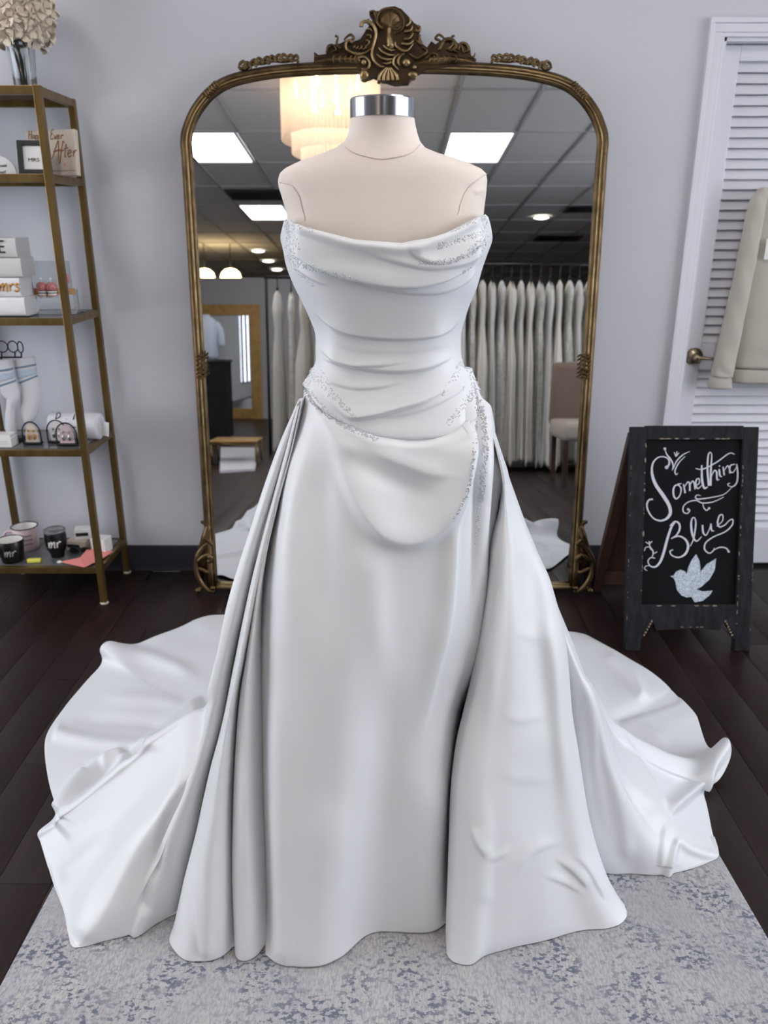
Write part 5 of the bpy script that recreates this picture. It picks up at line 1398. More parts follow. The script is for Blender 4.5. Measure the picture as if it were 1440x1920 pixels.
for s_ in (-1, 1):
    gm_.tube([p + (s_ * 0.022 + 0.018 * math.cos(a), 0.004, 0.018 + 0.014 * math.sin(a)) for a in np.linspace(0, 2 * math.pi, 19)[:-1]], 0.003, 6, closed=True)
    gm_.tube(smooth_path([p + (s_ * 0.040, 0.004, 0.022), p + (s_ * 0.02, 0.03, 0.02), p + (-s_ * 0.03, 0.036, 0.008)], 10), 0.0024, 6)
gm_.build('spectacle_frame', M_black, kc)
gl_ = MB()
for s_ in (-1, 1): gl_.ball(p + (s_ * 0.022, 0.004, 0.018), (0.0165, 0.0012, 0.0125), 14, 6)
tag(gl_.build('lenses', M_black, kc), kind='stuff')
p = on_tier(112, 0, 2.915)
tag(MB().ball(p + (0, 0, 0.006), (0.010, 0.007, 0.006), 14, 8).build('white_pebble', M_white), 'small white bead at the tip of the coral card', 'bead')

# ================================================================ CHALKBOARD A-FRAME SIGN
SB = at_z(1185, 1222, 0.0); SB2 = at_z(1392, 1222, 0.0)
sy = (SB[1] + SB2[1]) / 2
lean = math.radians(14.5)
SU = np.array([1.0, 0, 0]); SVv = np.array([0, math.sin(lean), math.cos(lean)]); SN = np.cross(SU, SVv)      # SN points to the room
SO = np.array([(at_z(1172, 1221, 0)[0] + at_z(1405, 1221, 0)[0]) / 2, sy, 0.0])
SW = at_z(1405, 1221, 0)[0] - at_z(1172, 1221, 0)[0]
def sp_(px, py, lift=0.0):
    return on_plane(px, py, SO, SN) + SN * lift
def sv(py): return np.dot(on_plane(1290, py, SO, SN) - SO, SVv)
sign = root('chalkboard_sign', SO, 'black A-frame chalkboard sign lettered Something Blue with a white dove, by the louvred door', 'chalkboard')
def sbox(u0, u1, v0, v1, d, w0=0.0, bev=0.003, mb=None):
    c = SO + SU * (u0 + u1) / 2 + SVv * (v0 + v1) / 2 + SN * (w0 - d / 2)
    return (mb or MB()).box(c, (u1 - u0, v1 - v0, d), np.stack([SU, SVv, SN], 1), bev)
hw = SW / 2; sw = 0.053
vt, vb1, vp0 = sv(798), sv(1134), sv(1180)
vi = sv(824)
for s_ in (-1, 1):
    a, b = sorted((s_ * hw, s_ * (hw - sw))); 
    st_o = sbox(a, b, 0.002, vt - 0.004, 0.032).build('stile', M_sign, sign, smooth=False)
sbox(-hw + sw, hw - sw, vi, vt, 0.032).build('top_rail', M_sign, sign, smooth=False)
lowr = MB()
pts = [(-hw + sw, vb1), (hw - sw, vb1), (hw - sw, 0.045), (hw - sw - 0.006, 0.05), (hw - sw - 0.012, 0.075), (hw - sw - 0.024, 0.083), (hw - sw - 0.03, 0.098), (hw - sw - 0.045, 0.103), (hw - sw - 0.055, vp0 - 0.004), (0, vp0 + 0.003)]
pts = pts + [(-a, b) for a, b in pts[2:-1][::-1]]
lowr.prism([SO + SU * a + SVv * b - SN * 0.030 for a, b in pts], SN * 0.029)
flat_shade(lowr.build('bottom_rail', M_sign, sign))
flat_shade(sbox(-hw + sw - 0.004, hw - sw + 0.004, vb1 - 0.004, vi + 0.004, 0.006, -0.012, 0).build('slate', M_board, sign))
# bare wood where the black paint has rubbed off the edges
wm = MB()
def chip(u, v, du, dv):
    n = 9; P = [(du * (0.6 + 0.4 * random.random()) * math.cos(2 * math.pi * q / n), dv * (0.6 + 0.4 * random.random()) * math.sin(2 * math.pi * q / n)) for q in range(n)]
    wm.prism([SO + SU * (u + a) + SVv * (v + b) + SN * 0.0001 for a, b in P], SN * 0.0006)
for s_ in (-1, 1):
    for q in range(17):
        v = random.uniform(0.1, vt - 0.05); chip(s_ * (hw - sw + 0.001 + 0.002 * random.random()), v, 0.0015 + 0.003 * random.random() ** 2, 0.002 + 0.012 * random.random() ** 2)
    for q in range(14):
        v = random.uniform(0.05, vt - 0.05); chip(s_ * (hw - 0.002), v, 0.0012, 0.002 + 0.007 * random.random() ** 2)
for q in range(10): chip(random.uniform(-0.12, 0.12), vi + 0.0025, 0.008 + 0.008 * random.random(), 0.0025)
for q in range(8): chip(random.uniform(-0.12, 0.12), vb1 - 0.003, 0.006 + 0.010 * random.random(), 0.003)
for q in range(8): chip(random.uniform(-0.05, 0.05), vp0 + 0.008, 0.006, 0.002)
for s_ in (-1, 1):
    for q in range(6): chip(s_ * (hw - sw - 0.012 - 0.005 * q), 0.06 + 0.01 * q, 0.004, 0.005)
wo = wm.build('bare_wood_patches', M_wear, sign, smooth=False); tag(wo, kind='stuff')
# back leg frame, hinged at the top
by = sy + 0.50
bt = SO + SVv * (vt - 0.03) - SN * 0.034
for s_ in (-1, 1):
    MB().bar((SO[0] + s_ * (hw - 0.02), by, 0.004), bt + SU * s_ * (hw - 0.02), 0.04, 0.028, up=(0, 1, 0), bev=0.003).build('back_leg', M_brownw, sign, smooth=False)
zc_ = lambda f: np.array([0, by, 0.004]) * (1 - f) + np.array([0, bt[1], bt[2]]) * f
for f in (0.1, 0.98):
    q = zc_(f); MB().box((SO[0], q[1], q[2]), (SW - 0.08, 0.028, 0.06), bev=0.003).build('back_rail', M_brownw, sign, smooth=False)
q0, q1 = zc_(0.12), zc_(0.96)
flat_shade(MB().bar((SO[0], q0[1], q0[2]), (SO[0], q1[1], q1[2]), SW - 0.08, 0.006, up=(0, 1, 0)).build('back_panel', M_brownw, sign))
# chalk lettering
CW = [0.35, 0.75, 1.0, 1.0, 0.8, 0.35]
S6 = lambda x, y: sp_(1120 + x / 4.0, 760 + y / 4.0, -0.0115)
u4 = np.linalg.norm(S6(400, 600) - S6(401, 600))
CH = [([(528, 470), (547, 440), (542, 405), (505, 386), (460, 394), (424, 438), (418, 512), (445, 595), (503, 680), (545, 750), (556, 808), (530, 850), (482, 868), (430, 850), (392, 800), (379, 748), (395, 712), (425, 706)], 22, [.7, .6, .4, .4, .6, 1, 1.2, 1.1, 1.0, .6, .45, .6, .6, .6]),
      ([(515, 326), (528, 366), (560, 408), (577, 450), (570, 490)], 11, CW), ([(702, 346), (650, 372), (603, 420), (577, 480)], 9, CW), ([(668, 383), (622, 430), (592, 488), (598, 520), (615, 508)], 9, CW),
      ([(585, 352), (600, 382), (606, 345)], 10, [.6, 1, .6]), ([(600, 382), (622, 356)], 8, [1, .6]),
      ([(625, 596), (592, 604), (578, 640), (584, 686), (604, 702), (630, 672), (636, 622), (612, 594), (640, 588)], 13, [.7, .8, 1, 1, .8, .6, .8, .6, .4]),
      ([(655, 592), (668, 660)], 13, [.7, 1]), ([(664, 612), (688, 576), (701, 592), (703, 644)], 12, [.4, .7, 1, 1]), ([(700, 606), (722, 570), (737, 590), (742, 632)], 12, [.4, .7, 1, .8]),
      ([(748, 604), (774, 584), (772, 552), (752, 560), (747, 598), (764, 626), (792, 602)], 11, [.5, .7, .8, .9, 1, .8, .4]),
      ([(792, 450), (795, 560), (812, 622), (838, 612)], 15, [.7, 1.1, 1, .4]), ([(745, 474), (800, 480), (900, 430), (980, 372), (1012, 358), (1040, 368)], 10, [.5, .9, .9, .8, .7, .6]),
      ([(846, 604), (836, 490), (840, 385), (855, 352), (868, 378), (862, 470), (858, 604)], 14, [1.1, 1, .8, .4, .5, .9, 1.2]), ([(860, 545), (886, 492), (904, 502), (908, 556), (926, 558)], 12, [.4, .7, 1, 1, .4]),
      ([(924, 480), (930, 528), (946, 536)], 12, [1, 1, .4]), ([(924, 452), (929, 460)], 12, [.8, .8]),
      ([(953, 462), (962, 526)], 12, [.8, 1]), ([(960, 494), (984, 456), (998, 466), (1004, 512)], 11, [.4, .7, 1, .8]),
      ([(1042, 442), (1010, 452), (1004, 488), (1024, 506), (1050, 472), (1056, 440)], 10, [.6, 1, 1, .7, .5, .7]), ([(1056, 440), (1064, 520), (1056, 580), (1028, 610), (997, 606), (988, 592), (1005, 584)], 12, [.9, 1.1, 1, .7, .5, .5, .4]),
      ([(1022, 614), (962, 668), (880, 690), (800, 702), (760, 705), (744, 690), (760, 674), (786, 680)], 9, CW), ([(958, 690), (880, 725), (800, 735), (750, 715), (690, 728), (655, 760), (654, 800), (682, 813), (702, 790), (686, 775)], 10, [.4, .7, .9, .8, .7, .8, .9, .8, .9, .6]),
      ([(800, 735), (808, 770), (830, 790), (848, 772)], 9, [.5, .9, .9, .6]),
      ([(592, 878), (562, 920), (532, 1010), (505, 1110), (478, 1180), (440, 1216), (402, 1206), (388, 1172), (408, 1146), (440, 1150)], 17, [.6, 1, 1.1, 1.1, .9, .6, .5, .5, .5]), ([(553, 906), (590, 874), (622, 890), (626, 932), (602, 976), (562, 1002)], 13, [.6, .8, 1.1, 1.1, .8, .5]),
      ([(562, 1002), (620, 984), (670, 1010), (690, 1060), (670, 1116), (620, 1144), (570, 1130), (553, 1100), (576, 1086)], 15, [.5, .7, 1, 1.2, 1.1, .7, .6, .6, .6]), ([(402, 1206), (372, 1210), (362, 1230), (380, 1243)], 8, [.6, .9, .9, .7]),
      ([(370, 1028), (396, 1040), (420, 1022)], 9, [.8, 1, .8]), ([(396, 1022), (402, 1060), (426, 1100), (420, 1142)], 10, [.8, .8, 1, .6]), ([(360, 1096), (370, 1070), (396, 1066), (412, 1090)], 8, [.9, .9, .8, .6]), ([(456, 1102), (430, 1116)], 8, [1, .6]),
      ([(706, 1060), (732, 1000), (747, 900), (741, 850), (721, 850), (712, 900), (724, 978), (752, 1022), (792, 988)], 13, [.4, .7, .9, .6, .7, 1.1, 1.2, .8, .4]),
      ([(798, 900), (804, 958), (826, 976), (850, 930), (861, 890)], 12, [1, 1.1, .7, .5, .6]), ([(861, 890), (866, 938), (886, 946)], 12, [1, 1, .4]),
      ([(905, 910), (948, 870), (950, 826), (926, 830), (912, 880), (926, 914), (966, 900), (1000, 866), (1026, 860), (1020, 902), (970, 950), (880, 990), (822, 1035), (815, 1085), (850, 1112), (880, 1092), (888, 1074)], 12, [.4, .6, .7, .9, 1.1, .8, .6, .7, .8, .8, .7, .8, .9, .8, .8, .6]),
      ([(880, 1090), (930, 1068), (976, 1075), (995, 1100)], 11, [.4, .8, .9, 1.1])]
cm = MB()
for P, w, ws in CH: stroke(cm, np.array([S6(*p) for p in P]), [w * q * u4 for q in ws], SN, 0.0008)
for x, y, r_ in ((515, 326, 10), (528, 466, 13), (848, 774, 9), (690, 782, 9), (995, 1100, 9)):
    cm.prism([S6(x + r_ * math.cos(a), y + r_ * math.sin(a)) for a in np.linspace(0, 2 * math.pi, 15)[:-1]][::-1], SN * 0.0008)
tag(cm.build('chalk_lettering', M_chalk, sign, smooth=False), kind='stuff')
DV = [(555, 1285), (580, 1280), (600, 1250), (635, 1236), (665, 1250), (680, 1270), (690, 1220), (718, 1162), (750, 1120), (775, 1170), (782, 1220), (780, 1255), (830, 1195), (900, 1153), (890, 1240), (850, 1310), (790, 1365), (752, 1385), (800, 1400), (875, 1394), (850, 1430), (800, 1470), (740, 1482), (712, 1440), (680, 1446), (640, 1430), (605, 1390), (595, 1330), (580, 1300)]
flat_shade(MB().prism([S6(*p) for p in DV][::-1], SN * 0.001).build('painted_dove', M_dove, sign))

# ================================================================ SWEATSHIRT ON THE DOOR
SWY = DY - 0.045
sweat = root('oatmeal_sweatshirt', at_y(1470, 720, SWY), 'oatmeal fleece sweatshirt hanging on the louvred door, cut by the right frame edge', 'sweatshirt')
def cloth_tube(name, pts, d, material, parent, Y=SWY, n=20, m=44, cap=True, tilt=None, wr=0.0):
    """pts: (left px, right px, py, extra depth)"""
    P = smooth_path(np.array(pts, float), m); G = np.zeros((m, n, 3))
    for i in range(m):
        l, r, y, e = P[i]; a0 = at_y(l, y, Y); a1 = at_y(r, y, Y); c = (a0 + a1) / 2; hw_ = (a1[0] - a0[0]) / 2
        for j in range(n):
            a = 2 * math.pi * j / n
            x = math.copysign(abs(math.cos(a)) ** 0.8, math.cos(a)); y_ = math.copysign(abs(math.sin(a)) ** 0.9, math.sin(a))
            w = 1 + wr * math.sin(i * 0.9 + 2 * math.sin(a * 2)) * 0.5
            G[i, j] = (c[0] + hw_ * x, c[1] + y_ * d * e * w, c[2])
    mb = MB(); mb.grid(G, close_u=True)
    if cap: mb.f.append(list(range(n))[::-1]); mb.f.append([(m - 1) * n + q for q in range(n)])
    return mb.build(name, material, parent)
cloth_tube('body_panel', [(1425, 1580, 356, .5), (1402, 1604, 400, .8), (1392, 1612, 480, 1), (1386, 1612, 560, 1.1), (1378, 1618, 640, 1.15), (1375, 1622, 690, 1.1)], 0.035, M_sweat, sweat, wr=.1)
cloth_tube('hem_band', [(1374, 1620, 692, 1), (1372, 1622, 704, 1.05), (1374, 1620, 717, 1)], 0.034, M_sweat, sweat, m=10)
for s_ in (-1, 1):
    X = (lambda a, b: (a, b)) if s_ < 0 else (lambda a, b: (3000 - b, 3000 - a))
    cloth_tube('sleeve', [(*X(1424, 1446), 352, .5), (*X(1406, 1436), 378, .9), (*X(1390, 1424), 450, 1), (*X(1374, 1408), 530, 1.1), (*X(1355, 1392), 610, 1.1), (*X(1338, 1378), 680, 1.05), (*X(1332, 1373), 706, 1.0)], 0.03, M_sweat, sweat, Y=SWY - 0.02, wr=.2)
    cloth_tube('cuff', [(*X(1331, 1371), 706, 1), (*X(1328, 1371), 716, 1.05), (*X(1328, 1372), 728, 1)], 0.026, M_sweat, sweat, Y=SWY - 0.02, m=8)
tgp = at_y(1443, 467, SWY - 0.045)
flat_shade(MB().box(tgp, (0.032, 0.002, 0.075)).build('paper_tag', M_paper, sweat))
MB().tube(smooth_path([at_y(1500, 352, SWY), at_y(1500, 338, SWY + 0.01), at_y(1504, 326, SWY + 0.02), at_y(1510, 334, SWY + 0.02)], 12), 0.002, 6).tube([at_y(1428, 360, SWY), at_y(1500, 346, SWY), at_y(1576, 360, SWY)], 0.004, 6).build('hanger', M_blackm, sweat)

# ================================================================ THE SHOP SEEN IN THE MIRROR
# low partition wall, far back on the left
struct(flat_shade(MB().box((-2.35, -7.16, 1.12), (2.5, 0.1, 2.24)).build('wall_partition', M_wall2)))
M_goldw = mat('gold_wood', (190, 152, 92), 0.4, metal=0.35, rgb2=(172, 132, 74), nscale=14)
b0, b1 = refl_y(381, 690, -7.05), refl_y(490, 690, -7.05)
gw = b1[0] - b0[0]; gcx = (b0[0] + b1[0]) / 2
t0 = refl_y(435, 571, -7.05)[2]
gmr = root('gold_framed_mirror', (gcx, -7.06, 0.0), 'wide gold framed mirror standing against the far partition, seen in the arched mirror', 'mirror')
fw_ = 0.17
for s_ in (-1, 1): MB().box((gcx + s_ * (gw / 2 - fw_ / 2), -7.06, t0 / 2), (fw_, 0.07, t0), bev=0.01).build('frame_side', M_goldw, gmr, smooth=False)
for z in (fw_ / 2 + 0.005, t0 - fw_ / 2): MB().box((gcx, -7.06, z), (gw - 2 * fw_, 0.06, fw_), bev=0.01).build('frame_rail', M_goldw, gmr, smooth=False)
flat_shade(MB().box((gcx, -7.07, t0 / 2), (gw - 2 * fw_ + 0.02, 0.01, t0 - 2 * fw_ + 0.02)).build('mirror_glass', M_mirror, gmr))
# downlights and pendant domes beyond
for i, (px, py, lab) in enumerate(((1015, 407, 'round downlight in the ceiling above the gown rack, seen in the mirror'), (484, 470, 'round downlight in the far ceiling, highest of three in a slanting row'), (503, 489, 'round downlight in the far ceiling, middle of three in a slanting row'), (519, 505, 'round downlight in the far ceiling, lowest of three in a slanting row'))):
    q = refl_z(px, py, CEIL)
    if q[1] < Y0 + 0.3:
        q = refl_y(px, py, Y0 + 0.6 + 0.3 * i)
    r_ = 0.12 if i == 0 else 0.13
    q[2] = min(q[2], CEIL)
    d = root('downlight', q, lab, 'light')
    MB().lathe(q + (0, 0, -0.012), [(r_ * 0.8, 0.004), (r_, 0.0), (r_ * 1.15, 0.004), (r_ * 1.15, 0.012)], 24, cap=False).build('ring', M_trimw, d)
    MB().lathe(q + (0, 0, -0.012), [(0, -0.014), (r_ * 0.5, -0.009), (r_ * 0.85, 0.003)], 24, cap=False).build('bulb', M_spot, d)
    if q[2] < CEIL - 0.05: MB().tube([q + (0, 0, -0.001), (q[0], q[1], CEIL + 0.01)], 0.03, 10).build('drop_pipe', M_blackm, d)
for i, px in enumerate((384, 433)):
    q = refl_y(px, 527, -8.2); tq = refl_y(px, 503, -8.2)
    d = root('pendant_lamp', q, ['warm domed pendant lamp over the partition, left one at the mirror edge', 'warm domed pendant lamp over the partition, right one of two'][i], 'lamp')
    h = tq[2] - q[2]; R = 20 * np.linalg.norm(refl_y(px + 1, 515, -8.2) - refl_y(px, 515, -8.2))
    MB().lathe(q, [(R, 0), (R * 0.98, h * .3), (R * .85, h * .65), (R * .5, h * .92), (0.02, h), (0.0, h)], 24, cap=False).build('dome_shade', M_warm, d)
    MB().tube([(q[0], q[1], q[2] + h), (q[0], q[1], CEIL + 0.01)], 0.008, 8).build('cord', M_blackm, d)
# air vents
M_vent = mat('dark_vent', (46, 44, 46), 0.7)
for px, py, w, dd, lab in ((478, 366, 0.62, 0.5, 'dark air vent in the ceiling between the two left light panels'), (1046, 447, 0.7, 0.5, 'dark air vent in the ceiling above the gown rack'), (1092, 392, 0.4, 0.4, 'dark air vent in the ceiling at the right edge of the mirror')):
    q = refl_z(px, py, CEIL - 0.01); v = root('air_vent', q, lab, 'vent')
    vf = MB()
    for s_ in (-1, 1): vf.box(q + (s_ * w / 2, 0, 0), (0.03, dd, 0.02)).box(q + (0, s_ * dd / 2, 0), (w, 0.03, 0.02))
    flat_shade(vf.build('vent_frame', M_vent, v))
    s0 = None
    for kx in range(7):
        if s0 is None: s0 = MB().box(q + (0, 0, 0), (w - 0.03, 0.045, 0.006), np.array([[1, 0, 0], [0, .85, -.53], [0, .53, .85]])).build('vent_blade', M_vent, v); o = s0
        else: o = s0.copy(); COL.objects.link(o)
        o.location = (0, (kx - 3) * dd / 7, 0)
# chandelier of glass rods
M_rod = bpy.data.materials.new('frosted_glass_rod'); M_rod.use_nodes = True
_n = M_rod.node_tree; _b = _n.nodes['Principled BSDF']
_tl = _n.nodes.new('ShaderNodeBsdfTranslucent'); _tl.inputs[0].default_value = lin((255, 246, 236))
_mx = _n.nodes.new('ShaderNodeMixShader'); _mx.inputs[0].default_value = 0.8
_b.inputs['Base Color'].default_value = lin((250, 240, 228)); _b.inputs['Roughness'].default_value = 0.15
_tp = _n.nodes.new('ShaderNodeBsdfTransparent'); _mx2 = _n.nodes.new('ShaderNodeMixShader'); _mx2.inputs[0].default_value = 0.42
_n.links.new(_b.outputs[0], _mx.inputs[1]); _n.links.new(_tl.outputs[0], _mx.inputs[2]); _n.links.new(_mx.outputs[0], _mx2.inputs[1]); _n.links.new(_tp.outputs[0], _mx2.inputs[2]); _n.links.new(_mx2.outputs[0], _n.nodes['Material Output'].inputs[0])
M_bulb = light_mat('warm_bulb', (255, 238, 215), 600.0)
cy_ = 0.05
qa, qb = refl_y(530, 225, cy_), refl_y(710, 225, cy_)
chx = (qa[0] + qb[0]) / 2; R1 = (qb[0] - qa[0]) / 2
tiers = [(R1, refl_y(560, 236, cy_ + 0.3)[2] - 0.02, CEIL - 0.02), (R1 * 0.79, refl_y(560, 270, cy_ + 0.2)[2] - 0.02, 0), (R1 * 0.6, refl_y(580, 300, cy_ + 0.15)[2] - 0.03, 0)]
chd = root('chandelier', (chx, cy_, CEIL), 'tiered chandelier of frosted glass rods with warm bulbs at the top of the mirror', 'chandelier')
MB().lathe((chx, cy_, CEIL - 0.03), [(0, 0), (R1 * 1.02, 0), (R1 * 1.02, 0.02), (0, 0.03)], 40, cap=False).build('ceiling_plate', M_brass, chd)
zt0 = CEIL - 0.03
rod = None
for ti, (R, zb, _) in enumerate(tiers):
    ztop = zt0
    MB().tube([(chx + R * math.cos(a), cy_ + R * math.sin(a), ztop - 0.004) for a in np.linspace(0, 2 * math.pi, 49)[:-1]], 0.006, 6, closed=True).build('tier_ring', M_brass, chd)
    n = int(2 * math.pi * R / 0.027)
    base = MB().lathe((0, 0, 0), [(0.0, 0.0), (0.011, 0.004), (0.0115, 0.5), (0.0115, 1.0), (0.0, 1.0)], 8, cap=False)
    r0_ = None
    for k_ in range(n):
        if r0_ is None:
            V = np.vstack(base.v) * (1, 1, ztop - zb) + ORG[chd.name]
            r0_ = add('glass_rod', V, base.f, M_rod, chd); o = r0_
        else: o = r0_.copy(); COL.objects.link(o)
        a = 2 * math.pi * k_ / n
        o.location = Vector(np.array([chx + R * math.cos(a), cy_ + R * math.sin(a), zb]) - ORG[chd.name])
for k_ in range(10):
    a = 2 * math.pi * k_ / 10; R = R1 * (0.72 if k_ % 2 else 0.42); z = CEIL - (0.12 if k_ % 2 else 0.2)
    MB().ball((chx + R * math.cos(a), cy_ + R * math.sin(a), z), 0.018, 10, 7).tube([(chx + R * math.cos(a), cy_ + R * math.sin(a), z + 0.016), (chx + R * math.cos(a), cy_ + R * math.sin(a), CEIL - 0.03)], 0.006, 6).build('bulb', M_bulb, chd)
# gowns on rails
M_gownA = mat('hung_gown_satin', (232, 230, 226), 0.6, sheen=0.2)
M_gownB = mat('hung_gown_lace', (216, 214, 210), 0.85, rgb2=(240, 238, 234), nscale=26, bump=0.4, bscale=60, lo=0.42, hi=0.58)
M_gownC = mat('hung_gown_ivory', (228, 222, 212), 0.7, sheen=0.2)
def hung_gown(name, top, L, w, d, seed, material, label, group):
    rg2 = np.random.default_rng(seed); r = root(name, top - (0, 0, L), label, 'gown', group)
    n, m = 48, 40; G = np.zeros((m, n, 3))
    ph = rg2.random(6) * 6.28; vr = 1 + rg2.normal(0, 0.1, 8)
    for i in range(m):
        t_ = i / (m - 1)
        prof = np.interp(t_, [0, .015, .05, .12, .24, .30, .45, 1], np.array([.12, .42, .56, .66, .46, .54, .78, 1.0]) * vr)
        fold = np.interp(t_, [0, .22, .32, 1], [.05, .05, .12, .30])
        for j in range(n):
            a = 2 * math.pi * j / n
            f = 1 + fold * (0.6 * math.sin(7 * a + ph[0] + t_) + 0.4 * math.sin(11 * a + ph[1]) + 0.3 * math.sin(4 * a + ph[2] + 2 * t_))
            G[i, j] = (top[0] + w / 2 * prof * f * math.cos(a), top[1] + d / 2 * prof * f * math.sin(a), top[2] - L * t_ * (1 - 0.012 * math.sin(5 * a + ph[3])) - (0.05 * abs(math.sin(a)) ** 2 * (1 - min(1, t_ * 8)) if seed % 2 else 0.0))
    mb = MB(); mb.grid(G[::-1], close_u=True); mb.f.append(list(range(n))[::-1]); mb.f.append([(m - 1) * n + q for q in range(n)])
    mb.build('gown_cloth', material, r)
    hg = MB(); hk_ = top + (0, 0, 0.0)
    hg.tube(smooth_path([hk_ + (-0.0, -w * .32, -0.02), hk_ + (0, 0, 0.03), hk_ + (0, w * .32, -0.02)], 10), 0.008, 6)
    hg.tube(smooth_path([hk_ + (0, 0, 0.028), hk_ + (0, 0, 0.10), hk_ + (0, 0.015, 0.125), hk_ + (0, 0.03, 0.11)], 12), 0.005, 6)
    hg.build('hanger', M_blackm, r)
    return r
RY = -0.95
xa, xb = refl_y(862, 500, RY)[0], refl_y(1105, 500, RY)[0]
zr = refl_y(980, 497, RY)[2]
rack = root('garment_rack', ((xa + xb) / 2, RY, 0.0), 'black garment rail carrying the row of white gowns, seen right in the mirror', 'rack')
MB().tube([(xa - 0.05, RY, zr), (xb + 0.3, RY, zr)], 0.014, 10).build('top_rail', M_blackm, rack)
for x in (xa - 0.04, xb + 0.29):
    MB().tube([(x, RY, 0.07), (x, RY, zr)], 0.014, 10).tube([(x, RY - 0.25, 0.075), (x, RY + 0.25, 0.075)], 0.013, 8).build('upright', M_blackm, rack)
    for s_ in (-1, 1): MB().lathe((x, RY + s_ * 0.24, 0.035), [(0, -.012), (.033, -.012), (.035, 0), (.033, .012), (0, .012)], 16, axis=np.array([[0, 0, 1], [1, 0, 0], [0, 1, 0]]), cap=False).tube([(x, RY + s_ * 0.24, 0.04), (x, RY + s_ * 0.24, 0.075)], 0.008, 6).build('caster', M_black, rack)
protos = []
KIND = ('smooth white', 'lace textured', 'ivory')
ORDN = 'first second third fourth fifth sixth seventh eighth ninth tenth eleventh twelfth thirteenth fourteenth fifteenth sixteenth seventeenth'.split()
n_g = 17
for k_ in range(n_g):
    x = xa + 0.03 + (xb + 0.22 - xa) * k_ / (n_g - 1)
    top = np.array([x, RY, zr - 0.125])
    L = zr - 0.125 - 0.03 - 0.05 * RNG.random()
    if k_ < 6:
        pr = hung_gown('hanging_gown', top, L, 0.10, (0.5, 0.44, 0.54)[k_ % 3], 20 + k_, (M_gownA, M_gownB, M_gownC)[k_ % 3], 'white wedding gown on a black hanger in the row on the garment rail', 'gowns on the black rail')
        protos.append((pr, top[2] - L))
    else:
        pr, z0_ = protos[(k_ * 5) % 3 + (3 if k_ % 2 else 0)]; kd_ = (k_ * 5) % 3; o = dup_tree(pr); o.location = (x, RY, z0_); o.rotation_euler = (0, 0, RNG.normal(0, 0.08) + (math.pi if RNG.random() < .5 else 0)); pr = o
    pr['label'] = f'{KIND[k_ % 3 if k_ < 6 else kd_]} wedding gown, {ORDN[k_]} from the left in the row on the black rail'
# nearer gowns on a second rail, left of the form
LY = -2.0
la, lb = refl_y(512, 600, LY)[0], refl_y(640, 600, LY)[0]
lz = refl_y(520, 520, LY)[2]
rk2 = root('wall_rail', ((la + lb) / 2, LY, 0.0), 'black garment rail carrying white gowns, seen left of the bodice in the mirror', 'rack')
MB().tube([(la - 0.08, LY, lz), (lb + 0.1, LY, lz)], 0.014, 10).build('top_rail', M_blackm, rk2)
for x in (la - 0.06, lb + 0.08): MB().tube([(x, LY, 0.0), (x, LY, lz)], 0.014, 10).build('upright', M_blackm, rk2)
for k_ in range(6):
    x = la + 0.05 + (lb - la) * k_ / 5
    pr, z0_ = protos[k_ % 3]; o = dup_tree(pr); o.location = (x, LY, lz - (ORG[protos[0][0].name][2] * 0 + (zr - z0_))); o.rotation_euler = (0, 0, RNG.normal(0, 0.15))
    o['label'] = f'{KIND[k_ % 3]} wedding gown, {ORDN[k_]} from the left on the rail left of the bodice'; o['group'] = 'gowns on the left rail'
# black counter with a pale blue shirt on a stand
q = refl_y(408, 690, -3.4); q0 = refl_y(374, 690, -3.4); q1 = refl_y(425, 690, -3.4); qt = refl_y(408, 674, -3.4)[2]
ctr = root('black_counter', ((q0[0] + q1[0]) / 2, -3.5, 0.0), 'black counter cabinet at the left edge of the mirror in front of the partition', 'counter')
cw = q1[0] - q0[0] + 0.25; cxx = q1[0] - cw / 2
MB().box((cxx, -3.55, qt / 2 + 0.02), (cw - 0.02, 0.38, qt - 0.04), bev=0.004).build('carcass', M_sign, ctr, smooth=False)
MB().box((cxx, -3.55, qt - 0.015), (cw, 0.42, 0.03), bev=0.004).build('counter_top', M_black, ctr, smooth=False)
MB().box((cxx, -3.55, 0.03), (cw - 0.06, 0.34, 0.06)).build('plinth', M_black, ctr, smooth=False)
M_shirt = mat('pale_blue_shirt', (206, 216, 230), 0.85, bump=0.2, bscale=60)
qs = refl_y(388, 640, -3.5); sh_ = root('pale_blue_shirt', (qs[0], -3.5, qt), 'pale blue shirt on a small bust form standing on the black counter', 'shirt')
hh = refl_y(388, 590, -3.5)[2] - qt
MB().lathe((qs[0], -3.5, qt), [(0, 0), (0.10, 0.0), (0.13, 0.04), (0.12, hh * .4), (0.14, hh * .7), (0.11, hh * .88), (0.05, hh * .96), (0.04, hh), (0, hh)], 24, cap=False).build('shirt_body', M_shirt, sh_)
for s_ in (-1, 1):
    MB().tube(smooth_path([(qs[0] + s_ * 0.10, -3.5, qt + hh * .8), (qs[0] + s_ * 0.16, -3.5, qt + hh * .6), (qs[0] + s_ * 0.17, -3.5, qt + hh * .3)], 10), [.05, .05, .05, .048, .046, .045, .044, .043, .042, .04], 12).build('sleeve', M_shirt, sh_)
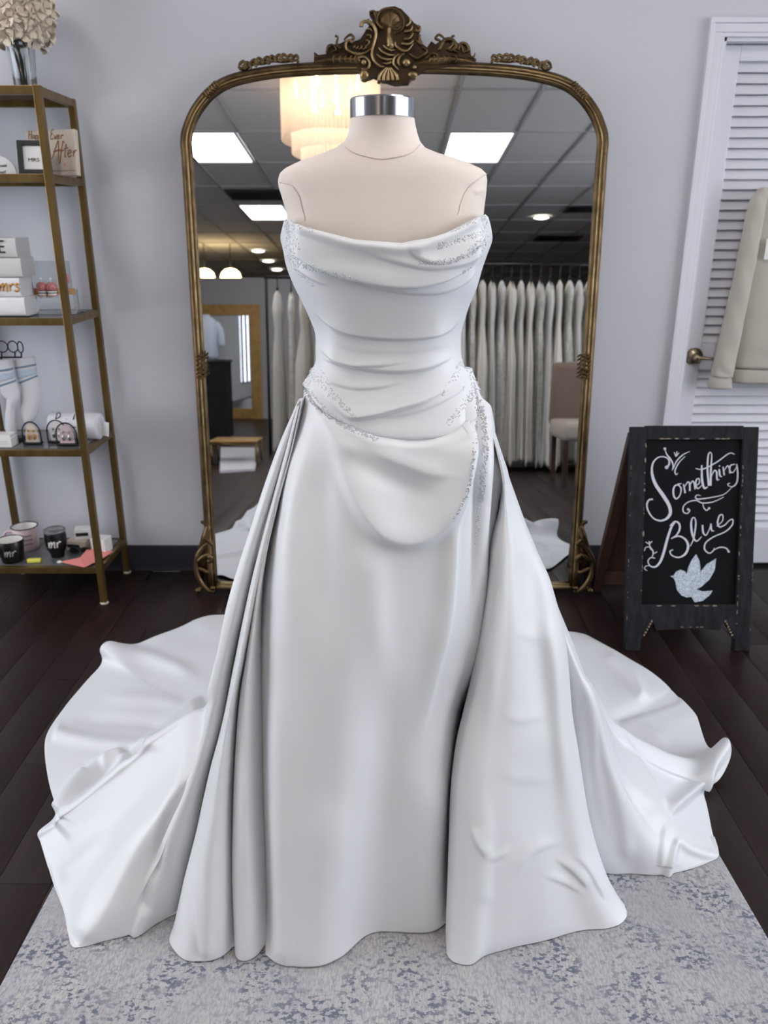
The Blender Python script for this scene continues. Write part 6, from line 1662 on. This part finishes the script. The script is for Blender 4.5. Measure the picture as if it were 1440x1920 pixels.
# white rug and a brass bench behind
qa = [refl_z(*p_, 0.006) for p_ in ((412, 886), (478, 882), (484, 842), (414, 841))]
tag(MB().prism(np.array(qa) * (1, 1, 0) + (0, 0, 0.001), (0, 0, 0.02)).build('white_mat', M_sock, smooth=False), 'small white mat lying on the dark floor, seen low at the left in the mirror', 'mat')
bz = 0.2; q0, q1 = refl_z(392, 832, bz), refl_z(492, 822, bz); yb_ = (q0[1] + q1[1]) / 2
bn = root('brass_bench', ((q0[0] + q1[0]) / 2, yb_, 0.0), 'low brass framed bench seen at the lower left of the mirror', 'bench')
for x in (q0[0], q1[0]):
    for dy in (-0.16, 0.16): MB().tube([(x, yb_ + dy, 0.0), (x, yb_ + dy, bz)], 0.011, 8).build('leg', M_brass, bn)
for dy in (-0.16, 0.16): MB().tube([(q0[0], yb_ + dy, bz - 0.01), (q1[0], yb_ + dy, bz - 0.01)], 0.011, 8).build('rail', M_brass, bn)
MB().box(((q0[0] + q1[0]) / 2, yb_, bz + 0.012), (q1[0] - q0[0] + 0.03, 0.36, 0.016), bev=0.006).build('seat', M_goldw, bn, smooth=False)
# taupe chair at the right edge
M_taupe = mat('taupe_upholstery', (128, 108, 96), 0.9, bump=0.3, bscale=200)
M_taupe2 = mat('taupe_seat', (172, 160, 150), 0.9, bump=0.3, bscale=200)
q0 = refl_z(1050, 905, 0.0); q1 = refl_y(1048, 762, q0[1] - 0.2)
chz = 0.84; cx0 = q0[0]; cyf = 0.25
q0 = refl_z(1052, 915, 0.0); cx0, cyf = q0[0], q0[1]
ch = root('upholstered_chair', (cx0 + 0.26, cyf - 0.24, 0.0), 'taupe upholstered chair on dark legs at the right edge of the mirror', 'chair')
for x in (cx0 + 0.03, cx0 + 0.49):
    for y in (cyf - 0.03, cyf - 0.45): MB().bar((x, y, 0), (x, y, 0.36), 0.035, 0.035).build('leg', M_brownw, ch, smooth=False)
MB().box((cx0 + 0.26, cyf - 0.23, 0.42), (0.54, 0.5, 0.14), bev=0.04).build('seat', M_taupe2, ch)
MB().box((cx0 + 0.26, cyf - 0.46, 0.68), (0.54, 0.1, 0.5), np.array([[1, 0, 0], [0, .985, .17], [0, -.17, .985]]), bev=0.04).build('backrest', M_taupe, ch)
